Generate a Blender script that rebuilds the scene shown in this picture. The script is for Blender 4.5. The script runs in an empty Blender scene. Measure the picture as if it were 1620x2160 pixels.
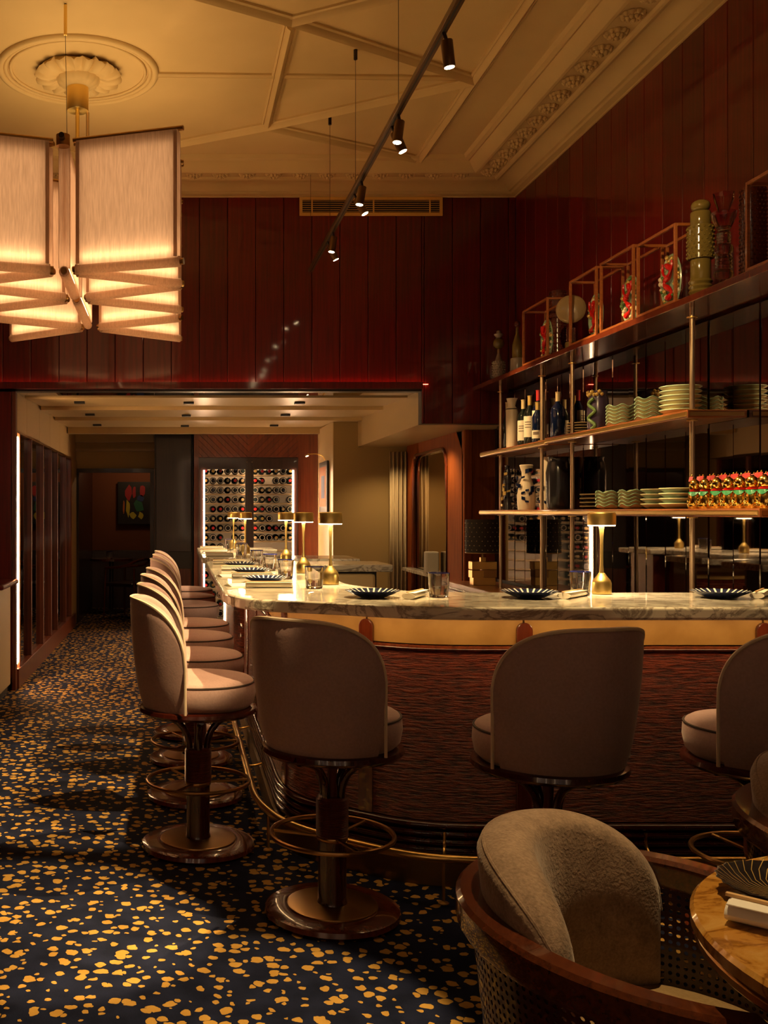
import bpy, bmesh, math, random
from mathutils import Vector, Matrix
R = math.radians
PI = math.pi
random.seed(7)
scn = bpy.context.scene
COL = scn.collection

# ------------------------------------------------------------------ camera
# Photo frame 1620x2160, horizon at y=1080, vanishing point of the depth lines at x=375.
F, PX, PY, EYE = 2160.0, 375.0, 1080.0, 1.4
cam_d = bpy.data.cameras.new('camera')
cam = bpy.data.objects.new('camera', cam_d)
COL.objects.link(cam)
cam.location = (0, 0, EYE)
cam.rotation_euler = (R(90), 0, 0)
cam_d.sensor_fit = 'VERTICAL'
cam_d.sensor_height = 36.0
cam_d.lens = 36.0 * F / 2160.0
cam_d.shift_x = (810.0 - PX) / 2160.0
cam_d.shift_y = 0.0
cam_d.clip_start = 0.05
scn.camera = cam

# ------------------------------------------------------------------ world, exposure
w = bpy.data.worlds.new('world'); scn.world = w; w.use_nodes = True
w.node_tree.nodes['Background'].inputs[0].default_value = (0.25, 0.32, 0.5, 1)
w.node_tree.nodes['Background'].inputs[1].default_value = 0.02
scn.view_settings.view_transform = 'Standard'
scn.view_settings.look = 'None'
scn.view_settings.gamma = 1.0
scn.view_settings.exposure = 0.22
scn.view_settings.use_curve_mapping = False
scn.cycles.max_bounces = 10
scn.cycles.diffuse_bounces = 4
scn.cycles.glossy_bounces = 5
scn.cycles.transmission_bounces = 8
scn.cycles.transparent_max_bounces = 8
scn.cycles.sample_clamp_indirect = 4.0
scn.cycles.caustics_reflective = False
scn.cycles.caustics_refractive = False

def light(name, kind, loc, energy, color, rot=(0, 0, 0), **kw):
    d = bpy.data.lights.new(name, kind); d.energy = energy; d.color = color
    for k, v in kw.items(): setattr(d, k, v)
    o = bpy.data.objects.new(name, d); COL.objects.link(o)
    o.location = loc; o.rotation_euler = rot
    return o
# soft fill light added behind the camera, placed in two unseen made-up windows
FILLW = 215.0
for i, wx in enumerate((-1.9, 0.9)):
    light('window_daylight', 'AREA', (wx, -2.14, 1.75), FILLW, (1.0, 0.82, 0.82), (R(90), 0, R(180)), shape='RECTANGLE', size=1.5, size_y=1.9)
WARM = (1.0, 0.66, 0.32)

# ------------------------------------------------------------------ materials
MATS = {}
def newmat(name):
    m = bpy.data.materials.new(name); m.use_nodes = True
    nt = m.node_tree; b = nt.nodes['Principled BSDF']
    return m, nt, b
def S(b, **kw):
    names = dict(rough='Roughness', metal='Metallic', coat='Coat Weight', coatr='Coat Roughness', sheen='Sheen Weight', sheenr='Sheen Roughness',
                 ior='IOR', trans='Transmission Weight', spec='Specular IOR Level', sss='Subsurface Weight', es='Emission Strength', aniso='Anisotropic')
    for k, v in kw.items():
        if k == 'col': b.inputs['Base Color'].default_value = (*v, 1)
        elif k == 'ec': b.inputs['Emission Color'].default_value = (*v, 1)
        elif k == 'sheenc': b.inputs['Sheen Tint'].default_value = (*v, 1)
        else: b.inputs[names[k]].default_value = v
def simple(name, col, **kw):
    m, nt, b = newmat(name); S(b, col=col, **kw); MATS[name] = m; return m
def N(nt, t, **kw):
    n = nt.nodes.new(t)
    for k, v in kw.items():
        if k.startswith('_'): setattr(n, k[1:], v)
        else: n.inputs[k.replace('__', ' ')].default_value = v
    return n
def coords(nt, scale=(1, 1, 1), out='Object', rot=(0, 0, 0)):
    tc = nt.nodes.new('ShaderNodeTexCoord'); mp = nt.nodes.new('ShaderNodeMapping')
    mp.inputs['Scale'].default_value = scale; mp.inputs['Rotation'].default_value = rot
    nt.links.new(tc.outputs[out], mp.inputs['Vector']); return mp.outputs['Vector']
def ramp(nt, fac, stops, interp='LINEAR'):
    r = nt.nodes.new('ShaderNodeValToRGB'); r.color_ramp.interpolation = interp
    e = r.color_ramp.elements
    while len(e) < len(stops): e.new(0.5)
    for i, (p, c) in enumerate(stops):
        e[i].position = p; e[i].color = (*c, 1)
    nt.links.new(fac, r.inputs['Fac']); return r.outputs['Color']
def bump(nt, b, h, strength=0.2, dist=0.01):
    n = nt.nodes.new('ShaderNodeBump'); n.inputs['Strength'].default_value = strength; n.inputs['Distance'].default_value = dist
    nt.links.new(h, n.inputs['Height']); nt.links.new(n.outputs['Normal'], b.inputs['Normal'])
def wood(name, c0, c1, stretch=(30, 30, 1.2), rough=0.3, coat=0.6, vary=0.25, bmp=0.05, spec=0.5):
    m, nt, b = newmat(name)
    v = coords(nt, stretch)
    n1 = N(nt, 'ShaderNodeTexNoise', Scale=2.2, Detail=5.0, Roughness=0.62); nt.links.new(v, n1.inputs['Vector'])
    oi = nt.nodes.new('ShaderNodeObjectInfo')
    c = ramp(nt, n1.outputs['Fac'], [(0.3, c0), (0.75, c1)])
    hs = N(nt, 'ShaderNodeHueSaturation')
    mr = N(nt, 'ShaderNodeMapRange'); mr.inputs['To Min'].default_value = 1 - vary; mr.inputs['To Max'].default_value = 1 + vary
    nt.links.new(oi.outputs['Random'], mr.inputs['Value']); nt.links.new(mr.outputs['Result'], hs.inputs['Value'])
    nt.links.new(c, hs.inputs['Color']); nt.links.new(hs.outputs['Color'], b.inputs['Base Color'])
    S(b, rough=rough, coat=coat, coatr=0.06, spec=spec)
    bump(nt, b, n1.outputs['Fac'], bmp, 0.004)
    MATS[name] = m; return m
def emis(name, col, strength):
    m, nt, b = newmat(name); S(b, col=(0, 0, 0), ec=col, es=strength, rough=0.9); MATS[name] = m; return m

wood('red_lacquer', (0.068, 0.0013, 0.0010), (0.150, 0.0034, 0.0024), (26, 26, 0.9), 0.4, 0.6, bmp=0.03, spec=0.3)
wood('red_wood', (0.10, 0.018, 0.008), (0.20, 0.045, 0.015), (26, 26, 1.2), 0.35, 0.4)
wood('dark_gloss', (0.028, 0.004, 0.002), (0.065, 0.011, 0.005), (14, 14, 1.6), 0.22, 0.5, 0.1, 0.02)
wood('mahogany', (0.075, 0.011, 0.004), (0.18, 0.034, 0.010), (20, 20, 1.6), 0.22, 0.8, 0.12, 0.03)
wood('matte_wood', (0.15, 0.034, 0.007), (0.30, 0.080, 0.016), (26, 26, 1.2), 0.6, 0.0, spec=0.12)
wood('amber_wood', (0.21, 0.056, 0.012), (0.38, 0.115, 0.024), (3, 30, 30), 0.35, 0.4, 0.1)
wood('arm_wood', (0.045, 0.010, 0.004), (0.13, 0.030, 0.009), (40, 40, 40), 0.2, 0.8, 0.1, 0.03)
wood('dark_door', (0.012, 0.005, 0.004), (0.03, 0.012, 0.010), (20, 20, 1), 0.3, 0.3)
simple('black_wood', (0.012, 0.008, 0.007), rough=0.4)

def plaster():
    m, nt, b = newmat('plaster')
    v = coords(nt, (1.3, 1.3, 1.3)); n = N(nt, 'ShaderNodeTexNoise', Scale=1.6, Detail=3.0); nt.links.new(v, n.inputs['Vector'])
    nt.links.new(ramp(nt, n.outputs['Fac'], [(0.3, (0.58, 0.41, 0.17)), (0.7, (0.65, 0.465, 0.20))]), b.inputs['Base Color'])
    S(b, rough=0.75); MATS['plaster'] = m
plaster()
simple('cream_paint', (0.56, 0.41, 0.21), rough=0.3)
simple('cream_panel', (0.50, 0.36, 0.17), rough=0.55)
def fabric(name, c0, c1, scale=300, rough=0.9, sheen=0.3, sheenc=(0.9, 0.8, 0.75), bmp=0.15, big=6):
    m, nt, b = newmat(name)
    v = coords(nt)
    n = N(nt, 'ShaderNodeTexNoise', Scale=scale, Detail=2.0); nt.links.new(v, n.inputs['Vector'])
    n2 = N(nt, 'ShaderNodeTexNoise', Scale=big, Detail=3.0); nt.links.new(v, n2.inputs['Vector'])
    mx = N(nt, 'ShaderNodeMix'); mx.inputs[0].default_value = 0.5
    nt.links.new(n.outputs['Fac'], mx.inputs[2]); nt.links.new(n2.outputs['Fac'], mx.inputs[3])
    nt.links.new(ramp(nt, mx.outputs[0], [(0.35, c0), (0.65, c1)]), b.inputs['Base Color'])
    S(b, rough=rough, sheen=sheen, sheenr=0.4, sheenc=sheenc); bump(nt, b, n.outputs['Fac'], bmp, 0.003)
    MATS[name] = m
fabric('stool_velvet', (0.35, 0.228, 0.220), (0.44, 0.290, 0.280), 120, 0.8, 0.35)
fabric('boucle', (0.19, 0.125, 0.085), (0.34, 0.235, 0.165), 160, 0.95, 0.35, bmp=0.6, big=30)
fabric('seat_weave', (0.24, 0.15, 0.06), (0.36, 0.24, 0.11), 150, 0.95, 0.2, bmp=0.5)
simple('piping_dark', (0.05, 0.03, 0.025), rough=0.8)
simple('piping_pale', (0.68, 0.55, 0.42), rough=0.8)
simple('curtain', (0.42, 0.33, 0.20), rough=0.9)
simple('wallpaper', (0.30, 0.20, 0.075), rough=0.75)
simple('linen', (0.80, 0.74, 0.62), rough=0.9)
simple('linen_cool', (0.74, 0.72, 0.70), rough=0.9)
simple('paper', (0.78, 0.72, 0.58), rough=0.8)
simple('chopstick', (0.62, 0.38, 0.16), rough=0.5)

def carpet():
    m, nt, b = newmat('carpet')
    v = coords(nt, (1, 1.0, 1))
    nz = N(nt, 'ShaderNodeTexNoise', Scale=26.0, Detail=2.0); nt.links.new(v, nz.inputs['Vector'])
    ad = nt.nodes.new('ShaderNodeVectorMath'); ad.operation = 'MULTIPLY_ADD'
    ad.inputs[1].default_value = (0.034, 0.034, 0.0)
    nt.links.new(nz.outputs['Color'], ad.inputs[0]); nt.links.new(v, ad.inputs[2])
    vo = N(nt, 'ShaderNodeTexVoronoi', Scale=19.0, Randomness=1.0); vo.voronoi_dimensions = '2D'
    nt.links.new(ad.outputs[0], vo.inputs['Vector'])
    sep = nt.nodes.new('ShaderNodeSeparateColor'); nt.links.new(vo.outputs['Color'], sep.inputs[0])
    mr = N(nt, 'ShaderNodeMapRange'); mr.inputs['To Min'].default_value = 0.10; mr.inputs['To Max'].default_value = 0.40
    nt.links.new(sep.outputs[0], mr.inputs['Value'])
    lt = nt.nodes.new('ShaderNodeMath'); lt.operation = 'LESS_THAN'
    nt.links.new(vo.outputs['Distance'], lt.inputs[0]); nt.links.new(mr.outputs['Result'], lt.inputs[1])
    n2 = N(nt, 'ShaderNodeTexNoise', Scale=9.0, Detail=5.0); nt.links.new(v, n2.inputs['Vector'])
    dark = ramp(nt, n2.outputs['Fac'], [(0.35, (0.003, 0.0055, 0.022)), (0.7, (0.010, 0.0145, 0.046))])
    gold = ramp(nt, n2.outputs['Fac'], [(0.3, (0.42, 0.23, 0.045)), (0.7, (0.56, 0.33, 0.075))])
    mx = N(nt, 'ShaderNodeMix'); mx.data_type = 'RGBA'
    nt.links.new(lt.outputs[0], mx.inputs[0]); nt.links.new(dark, mx.inputs[6]); nt.links.new(gold, mx.inputs[7])
    nt.links.new(mx.outputs[2], b.inputs['Base Color'])
    n3 = N(nt, 'ShaderNodeTexNoise', Scale=420.0, Detail=1.0); nt.links.new(v, n3.inputs['Vector'])
    S(b, rough=0.95, spec=0.2); bump(nt, b, n3.outputs['Fac'], 0.5, 0.004); MATS['carpet'] = m
carpet()
def marble(name, base, vein, dark, scale=3.0, rough=0.12, lo=0.46, hi=0.56):
    m, nt, b = newmat(name)
    v = coords(nt, (1, 2.2, 1.6), rot=(0.3, 0.2, 0.5))
    n = N(nt, 'ShaderNodeTexNoise', Scale=scale, Detail=9.0, Roughness=0.62, Distortion=1.6); nt.links.new(v, n.inputs['Vector'])
    c = ramp(nt, n.outputs['Fac'], [(0.30, base), (lo, base), (0.5 * (lo + hi), vein), (hi, base), (0.68, dark)])
    nt.links.new(c, b.inputs['Base Color']); S(b, rough=rough, coat=0.3, coatr=0.05); MATS[name] = m
marble('marble', (0.64, 0.59, 0.48), (0.23, 0.19, 0.15), (0.42, 0.37, 0.30), 3.4)
marble('onyx', (0.42, 0.20, 0.035), (0.22, 0.085, 0.012), (0.55, 0.33, 0.10), 4.0, 0.06, 0.40, 0.50)
def leather():
    m, nt, b = newmat('tan_leather')
    v = coords(nt); n = N(nt, 'ShaderNodeTexNoise', Scale=9.0, Detail=6.0); nt.links.new(v, n.inputs['Vector'])
    nt.links.new(ramp(nt, n.outputs['Fac'], [(0.35, (0.40, 0.22, 0.055)), (0.7, (0.52, 0.31, 0.09))]), b.inputs['Base Color'])
    S(b, rough=0.45); MATS['tan_leather'] = m
leather()
def carved():
    m, nt, b = newmat('carved_panel')
    v = coords(nt, (11, 11, 75), 'Object'); n = N(nt, 'ShaderNodeTexNoise', Scale=1.6, Detail=4.0, Roughness=0.6); nt.links.new(v, n.inputs['Vector'])
    nt.links.new(ramp(nt, n.outputs['Fac'], [(0.38, (0.075, 0.008, 0.004)), (0.6, (0.30, 0.044, 0.014)), (0.75, (0.44, 0.095, 0.026))]), b.inputs['Base Color'])
    S(b, rough=0.38, coat=0.2); bump(nt, b, n.outputs['Fac'], 1.0, 0.02); MATS['carved_panel'] = m
carved()
simple('brass', (0.72, 0.47, 0.14), metal=1, rough=0.28)
simple('brass_brushed', (0.86, 0.62, 0.20), metal=1, rough=0.33, aniso=0.5)
simple('bronze', (0.40, 0.23, 0.085), metal=1, rough=0.3)
simple('kick_bronze', (0.30, 0.19, 0.09), metal=1, rough=0.32)
simple('post_brass', (0.55, 0.40, 0.25), metal=1, rough=0.35)
simple('track_bronze', (0.14, 0.075, 0.03), metal=0.8, rough=0.4)
simple('dark_metal', (0.03, 0.02, 0.015), metal=0.6, rough=0.4)
simple('gold', (0.95, 0.62, 0.12), metal=1, rough=0.14)
simple('gold_paint', (0.78, 0.46, 0.11), metal=0.0, rough=0.45)
simple('mirror_dark', (0.30, 0.27, 0.255), metal=1, rough=0.02)
simple('mirror_bronze', (0.55, 0.42, 0.28), metal=1, rough=0.04)
simple('glass', (1, 1, 1), trans=1, rough=0.0, ior=1.45)
simple('glass_pane', (1, 1, 1), trans=1, rough=0.0, ior=1.05)
simple('blue_glass', (0.02, 0.03, 0.22), rough=0.05)
simple('smoke_glass', (0.80, 0.62, 0.62), trans=1.0, rough=0.03, ior=1.4)
simple('amber_glass', (0.45, 0.30, 0.14), trans=0.4, rough=0.15)
simple('gold_glass', (0.22, 0.15, 0.035), trans=0.35, rough=0.12)
simple('red_glass', (0.20, 0.035, 0.012), trans=0.5, rough=0.15)
simple('grey_glass', (0.35, 0.28, 0.22), trans=0.3, rough=0.2)
simple('bottle_dark', (0.006, 0.009, 0.008), rough=0.08)
simple('bottle_blue', (0.004, 0.008, 0.03), rough=0.08)
simple('foil_cream', (0.55, 0.40, 0.2), rough=0.35)
simple('foil_red', (0.45, 0.02, 0.02), rough=0.35)
simple('foil_gold', (0.6, 0.4, 0.12), metal=0.6, rough=0.35)
simple('foil_green', (0.08, 0.14, 0.03), rough=0.35)
simple('label_paper', (0.70, 0.60, 0.45), rough=0.8)
simple('label_print', (0.10, 0.06, 0.05), rough=0.8)
simple('celadon', (0.36, 0.44, 0.30), rough=0.25)
simple('celadon_rim', (0.24, 0.34, 0.22), rough=0.25)
simple('celadon_pale', (0.60, 0.56, 0.34), rough=0.25)
simple('stoneware', (0.06, 0.04, 0.025), rough=0.4)
simple('navy_ceramic', (0.012, 0.018, 0.05), rough=0.15)
simple('white_glaze', (0.62, 0.58, 0.50), rough=0.3)
simple('black_ceramic', (0.012, 0.010, 0.012), rough=0.2)
simple('purple_ceramic', (0.035, 0.022, 0.045), rough=0.25)
simple('cream_ceramic', (0.60, 0.48, 0.34), rough=0.35)
simple('red_paint', (0.48, 0.005, 0.003), rough=0.3)
simple('green_paint', (0.008, 0.24, 0.07), rough=0.3)
simple('lamp_pattern', (0.02, 0.014, 0.01), rough=0.7)
simple('brown_wall', (0.16, 0.05, 0.018), rough=0.8)
simple('art_red', (0.30, 0.01, 0.015), rough=0.6); simple('art_yellow', (0.42, 0.36, 0.02), rough=0.6)
simple('art_green', (0.01, 0.10, 0.05), rough=0.6); simple('art_blue', (0.01, 0.03, 0.12), rough=0.6); simple('art_orange', (0.4, 0.1, 0.01), rough=0.6)
simple('black', (0.004, 0.004, 0.005), rough=0.5)
simple('stone_grey', (0.30, 0.26, 0.2), rough=0.6)
emis('lamp_glow', (1.0, 0.72, 0.38), 38.0)
emis('spot_glow', (1.0, 0.74, 0.40), 60.0)
emis('led_cabinet', (1.0, 0.62, 0.34), 95.0)
emis('led_passage', (1.0, 0.58, 0.26), 130.0)
emis('led_counter', (1.0, 0.60, 0.26), 17.0)
emis('led_cove', (1.0, 0.10, 0.05), 14.0)
emis('led_chandelier', (1.0, 0.62, 0.30), 18.0)
emis('led_backlight', (1.0, 0.56, 0.26), 1.5)
emis('picture_glow', (1.0, 0.7, 0.4), 12.0)
def shade_fabric():
    m = bpy.data.materials.new('shade_fabric'); m.use_nodes = True; nt = m.node_tree
    nt.nodes.remove(nt.nodes['Principled BSDF']); out = nt.nodes['Material Output']
    v = coords(nt, (70, 70, 6)); n = N(nt, 'ShaderNodeTexNoise', Scale=2.0, Detail=4.0); nt.links.new(v, n.inputs['Vector'])
    c = ramp(nt, n.outputs['Fac'], [(0.3, (0.62, 0.48, 0.38)), (0.7, (0.80, 0.64, 0.52))])
    d = nt.nodes.new('ShaderNodeBsdfDiffuse'); t = nt.nodes.new('ShaderNodeBsdfTranslucent'); mx = nt.nodes.new('ShaderNodeMixShader')
    mx.inputs[0].default_value = 0.5
    nt.links.new(c, d.inputs[0]); nt.links.new(c, t.inputs[0])
    nt.links.new(d.outputs[0], mx.inputs[1]); nt.links.new(t.outputs[0], mx.inputs[2]); nt.links.new(mx.outputs[0], out.inputs[0])
    MATS['shade_fabric'] = m
shade_fabric()
simple('roller', (0.62, 0.48, 0.36), rough=0.8)

# ------------------------------------------------------------------ mesh helpers
class MB:
    def __init__(s): s.v = []; s.f = []
    def box(s, x0, x1, y0, y1, z0, z1):
        i = len(s.v)
        s.v += [(x0, y0, z0), (x1, y0, z0), (x1, y1, z0), (x0, y1, z0), (x0, y0, z1), (x1, y0, z1), (x1, y1, z1), (x0, y1, z1)]
        s.f += [tuple(i + k for k in q) for q in ((3, 2, 1, 0), (4, 5, 6, 7), (0, 1, 5, 4), (1, 2, 6, 5), (2, 3, 7, 6), (3, 0, 4, 7))]
        return s
    def obox(s, c, ax, ay, az):
        i = len(s.v); c, ax, ay, az = map(Vector, (c, ax, ay, az))
        for sz in (-1, 1):
            for sx, sy in ((-1, -1), (1, -1), (1, 1), (-1, 1)): s.v.append(tuple(c + ax * sx + ay * sy + az * sz))
        s.f += [tuple(i + k for k in q) for q in ((3, 2, 1, 0), (4, 5, 6, 7), (0, 1, 5, 4), (1, 2, 6, 5), (2, 3, 7, 6), (3, 0, 4, 7))]
        return s
    def bar(s, a, b, wd, h, up=(0, 0, 1)):
        a, b = Vector(a), Vector(b); d = b - a; u = Vector(up); sd = d.cross(u)
        if sd.length < 1e-6: sd = d.cross(Vector((1, 0, 0)))
        sd.normalize(); u = sd.cross(d).normalized()
        return s.obox((a + b) / 2, d / 2, sd * wd / 2, u * h / 2)
    def tube(s, pts, r, n=8, closed=False, caps=True):
        pts = [Vector(p) for p in pts]; m = len(pts); rs = r if isinstance(r, (list, tuple)) else [r] * m
        base = len(s.v); prev = None
        for k, p in enumerate(pts):
            if closed: t = pts[(k + 1) % m] - pts[k - 1]
            else: t = pts[min(k + 1, m - 1)] - pts[max(k - 1, 0)]
            t.normalize()
            if prev is None:
                a = Vector((0, 0, 1)) if abs(t.z) < 0.9 else Vector((1, 0, 0)); prev = (a - t * a.dot(t)).normalized()
            else: prev = (prev - t * prev.dot(t)).normalized()
            q = t.cross(prev)
            for j in range(n):
                a = 2 * PI * j / n; s.v.append(tuple(p + (prev * math.cos(a) + q * math.sin(a)) * rs[k]))
        for k in range(m if closed else m - 1):
            k2 = (k + 1) % m
            for j in range(n):
                j2 = (j + 1) % n; s.f.append((base + k * n + j, base + k * n + j2, base + k2 * n + j2, base + k2 * n + j))
        if caps and not closed:
            s.f.append(tuple(base + j for j in reversed(range(n)))); s.f.append(tuple(base + (m - 1) * n + j for j in range(n)))
        return s
    def ring(s, c, rad, r, n=40, m=8, axis='z'):
        pts = []
        for k in range(n):
            a = 2 * PI * k / n; u, v = rad * math.cos(a), rad * math.sin(a)
            pts.append((c[0] + u, c[1] + v, c[2]) if axis == 'z' else ((c[0] + u, c[1], c[2] + v) if axis == 'y' else (c[0], c[1] + u, c[2] + v)))
        return s.tube(pts, r, m, closed=True)
    def lathe(s, prof, n=28, c=(0, 0, 0), rfun=None, loop=False):
        if loop: prof = list(prof) + [prof[0]]
        base = len(s.v); m = len(prof)
        for (r, z) in prof:
            for j in range(n):
                a = 2 * PI * j / n; rr = r * (rfun(a, z) if rfun else 1.0)
                s.v.append((c[0] + rr * math.cos(a), c[1] + rr * math.sin(a), c[2] + z))
        for k in range(m - 1):
            for j in range(n):
                j2 = (j + 1) % n; s.f.append((base + k * n + j, base + k * n + j2, base + (k + 1) * n + j2, base + (k + 1) * n + j))
        if not loop and prof[0][0] > 1e-4: s.f.append(tuple(base + j for j in reversed(range(n))))
        if not loop and prof[-1][0] > 1e-4: s.f.append(tuple(base + (m - 1) * n + j for j in range(n)))
        return s
    def prism(s, poly, z0, z1):
        i = len(s.v); n = len(poly)
        s.v += [(x, y, z0) for x, y in poly] + [(x, y, z1) for x, y in poly]
        s.f.append(tuple(i + k for k in reversed(range(n)))); s.f.append(tuple(i + n + k for k in range(n)))
        for k in range(n): s.f.append((i + k, i + (k + 1) % n, i + n + (k + 1) % n, i + n + k))
        return s
    def sweep(s, path, prof, closed=False):
        """prof: list of (offset along left normal, z) closed loop swept along a 2-D path"""
        base = len(s.v); m = len(path); n = len(prof)
        offs = [offset(path, o) for o, _ in prof]
        for k in range(m):
            for j in range(n): s.v.append((offs[j][k][0], offs[j][k][1], prof[j][1]))
        for k in range(m - 1):
            for j in range(n):
                j2 = (j + 1) % n; s.f.append((base + k * n + j, base + (k + 1) * n + j, base + (k + 1) * n + j2, base + k * n + j2))
        s.f.append(tuple(base + j for j in range(n))); s.f.append(tuple(base + (m - 1) * n + j for j in reversed(range(n))))
        return s
    def quad(s, a, b, c, d):
        i = len(s.v); s.v += [tuple(a), tuple(b), tuple(c), tuple(d)]; s.f.append((i, i + 1, i + 2, i + 3)); return s
    def mesh(s, name, mat, smooth=False, fix=True):
        me = bpy.data.meshes.new(name); me.from_pydata(s.v, [], s.f)
        if fix:
            bm = bmesh.new(); bm.from_mesh(me); bmesh.ops.recalc_face_normals(bm, faces=bm.faces); bm.to_mesh(me); bm.free()
        me.materials.append(MATS[mat] if isinstance(mat, str) else mat)
        if smooth:
            me.polygons.foreach_set('use_smooth', [True] * len(me.polygons))
            try: me.set_sharp_from_angle(angle=R(smooth if smooth is not True else 40))
            except Exception: pass
        me.update(); return me
    def build(s, name, mat, parent=None, smooth=False, loc=None, rz=0, bevel=0, seg=2, fix=True):
        o = bpy.data.objects.new(name, s.mesh(name, mat, smooth, fix)); COL.objects.link(o)
        if parent is not None: o.parent = parent
        if loc is not None: o.location = loc
        if rz: o.rotation_euler = (0, 0, rz)
        if bevel:
            md = o.modifiers.new('bevel', 'BEVEL'); md.width = bevel; md.segments = seg; md.limit_method = 'ANGLE'; md.angle_limit = R(40)
        return o
def offset(path, d):
    n = len(path); out = []
    for k in range(n):
        p = Vector(path[k])
        ns = []
        if k > 0: e = p - Vector(path[k - 1]); ns.append(Vector((-e.y, e.x)).normalized())
        if k < n - 1: e = Vector(path[k + 1]) - p; ns.append(Vector((-e.y, e.x)).normalized())
        nn = sum(ns, Vector((0, 0))).normalized(); c = max(0.35, nn.dot(ns[0]))
        q = p + nn * (d / c); out.append((q.x, q.y))
    return out
def chaikin(path, it=3, closed=False):
    for _ in range(it):
        out = [] if closed else [path[0]]
        for k in range(len(path) if closed else len(path) - 1):
            a, b = path[k], path[(k + 1) % len(path)]
            out += [tuple(a[i] * .75 + b[i] * .25 for i in range(len(a))), tuple(a[i] * .25 + b[i] * .75 for i in range(len(a)))]
        if not closed: out.append(path[-1])
        path = out
    return path
def smooth_corners(path, rad, steps=6):
    """round the corners of an open polyline of 2-D or 3-D points"""
    out = [path[0]]
    for k in range(1, len(path) - 1):
        p = Vector(path[k]); a = Vector(path[k - 1]) - p; b = Vector(path[k + 1]) - p
        r = min(rad, a.length * .49, b.length * .49); p0 = p + a.normalized() * r; p1 = p + b.normalized() * r
        for i in range(steps + 1):
            t = i / steps; out.append(tuple(p0 * (1 - t) ** 2 + p * 2 * t * (1 - t) + p1 * t * t))
    out.append(path[-1]); return out
def tag(o, label=None, cat=None, group=None, kind=None):
    if label: o['label'] = label
    if cat: o['category'] = cat
    if group: o['group'] = group
    if kind: o['kind'] = kind
    return o
def thing(name, label, cat, loc=(0, 0, 0), rz=0, group=None):
    o = bpy.data.objects.new(name, None); COL.objects.link(o); o.location = loc; o.rotation_euler = (0, 0, rz)
    o.empty_display_size = 0.1
    return tag(o, label, cat, group)
def copy_tree(o, parent=None):
    c = o.copy(); COL.objects.link(c)
    if parent is not None: c.parent = parent
    for ch in list(KIDS.get(o.name, [])) or [x for x in o.children]: copy_tree(ch, c)
    return c
KIDS = {}
def dup(proto, label, loc, rz=0, group=None, scale=None):
    c = copy_tree(proto); c.location = loc; c.rotation_euler = (0, 0, rz); c['label'] = label
    if group: c['group'] = group
    if scale: c.scale = (scale,) * 3
    return c
def struct(name, label=None):
    o = bpy.data.objects.new(name, None); COL.objects.link(o); return tag(o, label, kind='structure')
def P(px, py, Y): return Vector(((px - PX) * Y / F, Y, EYE + (PY - py) * Y / F))
def XY(px, Y): return (px - PX) * Y / F

# ================================================================== ROOM SHELL
ZC = 4.0; YB = 8.0; XR = 2.64; XL = -3.5; YF = -2.2
tag(MB().box(XL, 3.2, YF, 15.2, -0.05, 0.0).build('floor', 'carpet'), kind='structure')
ceil = tag(MB().box(XL, XR + .1, YF, YB + .1, ZC, ZC + .08).build('ceiling', 'plaster'), kind='structure')
# ceiling ribs: a stepped profile laid along each line of the lattice
def rib(a, b, wd=0.085, h=0.045, name='ceiling_rib'):
    a, b = Vector((*a, ZC)), Vector((*b, ZC)); d = (b - a); L = d.length; d.normalize(); sd = Vector((-d.y, d.x, 0))
    prof = [(-wd / 2, 0), (-wd / 2, -.012), (-wd * .36, -.018), (-wd * .30, -.012), (-wd * .2, -h * .7), (0, -h), (wd * .2, -h * .7), (wd * .30, -.012), (wd * .36, -.018), (wd / 2, -.012), (wd / 2, 0)]
    m = MB()
    for p in (a, b):
        for o, z in prof: m.v.append(tuple(p + sd * o + Vector((0, 0, z))))
    n = len(prof)
    for j in range(n): m.f.append((j, (j + 1) % n, n + (j + 1) % n, n + j))
    m.f.append(tuple(range(n))); m.f.append(tuple(reversed(range(n, 2 * n))))
    return m.build(name, 'plaster', ceil, smooth=30)
FX, FY = 1.78, 7.54
for seg in (((.6, 5.4), (1.78, 6.14)), ((.6, 6.87), (1.78, 6.14)), ((.6, 5.44), (.6, 6.83)), ((.6, 5.4), (1.78, 4.75)), ((.6, 5.4), (-.58, 4.75)),
            ((.6, 6.87), (1.74, 7.5)), ((.6, 6.87), (-.58, 7.5)), ((-1.76, 6.87), (-.58, 7.5)), ((-1.76, 5.4), (-.58, 4.75)),
            ((-1.76, 5.44), (-1.76, 6.83)), ((1.78, 4.75), (1.78, 7.54)), ((1.78, 4.75), (1.78, 1.0)), ((-3.4, 7.54), (1.82, 7.54)), ((.6, 3.3), (1.78, 4.75)), ((.6, 3.3), (-.58, 4.75))):
    rib(*seg)
rib((-.12, 6.07), (1.76, 6.12), 0.04, 0.02, 'ceiling_bead'); rib((1.80, 7.56), (2.14, 7.84), 0.035, 0.02, 'ceiling_bead')
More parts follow.
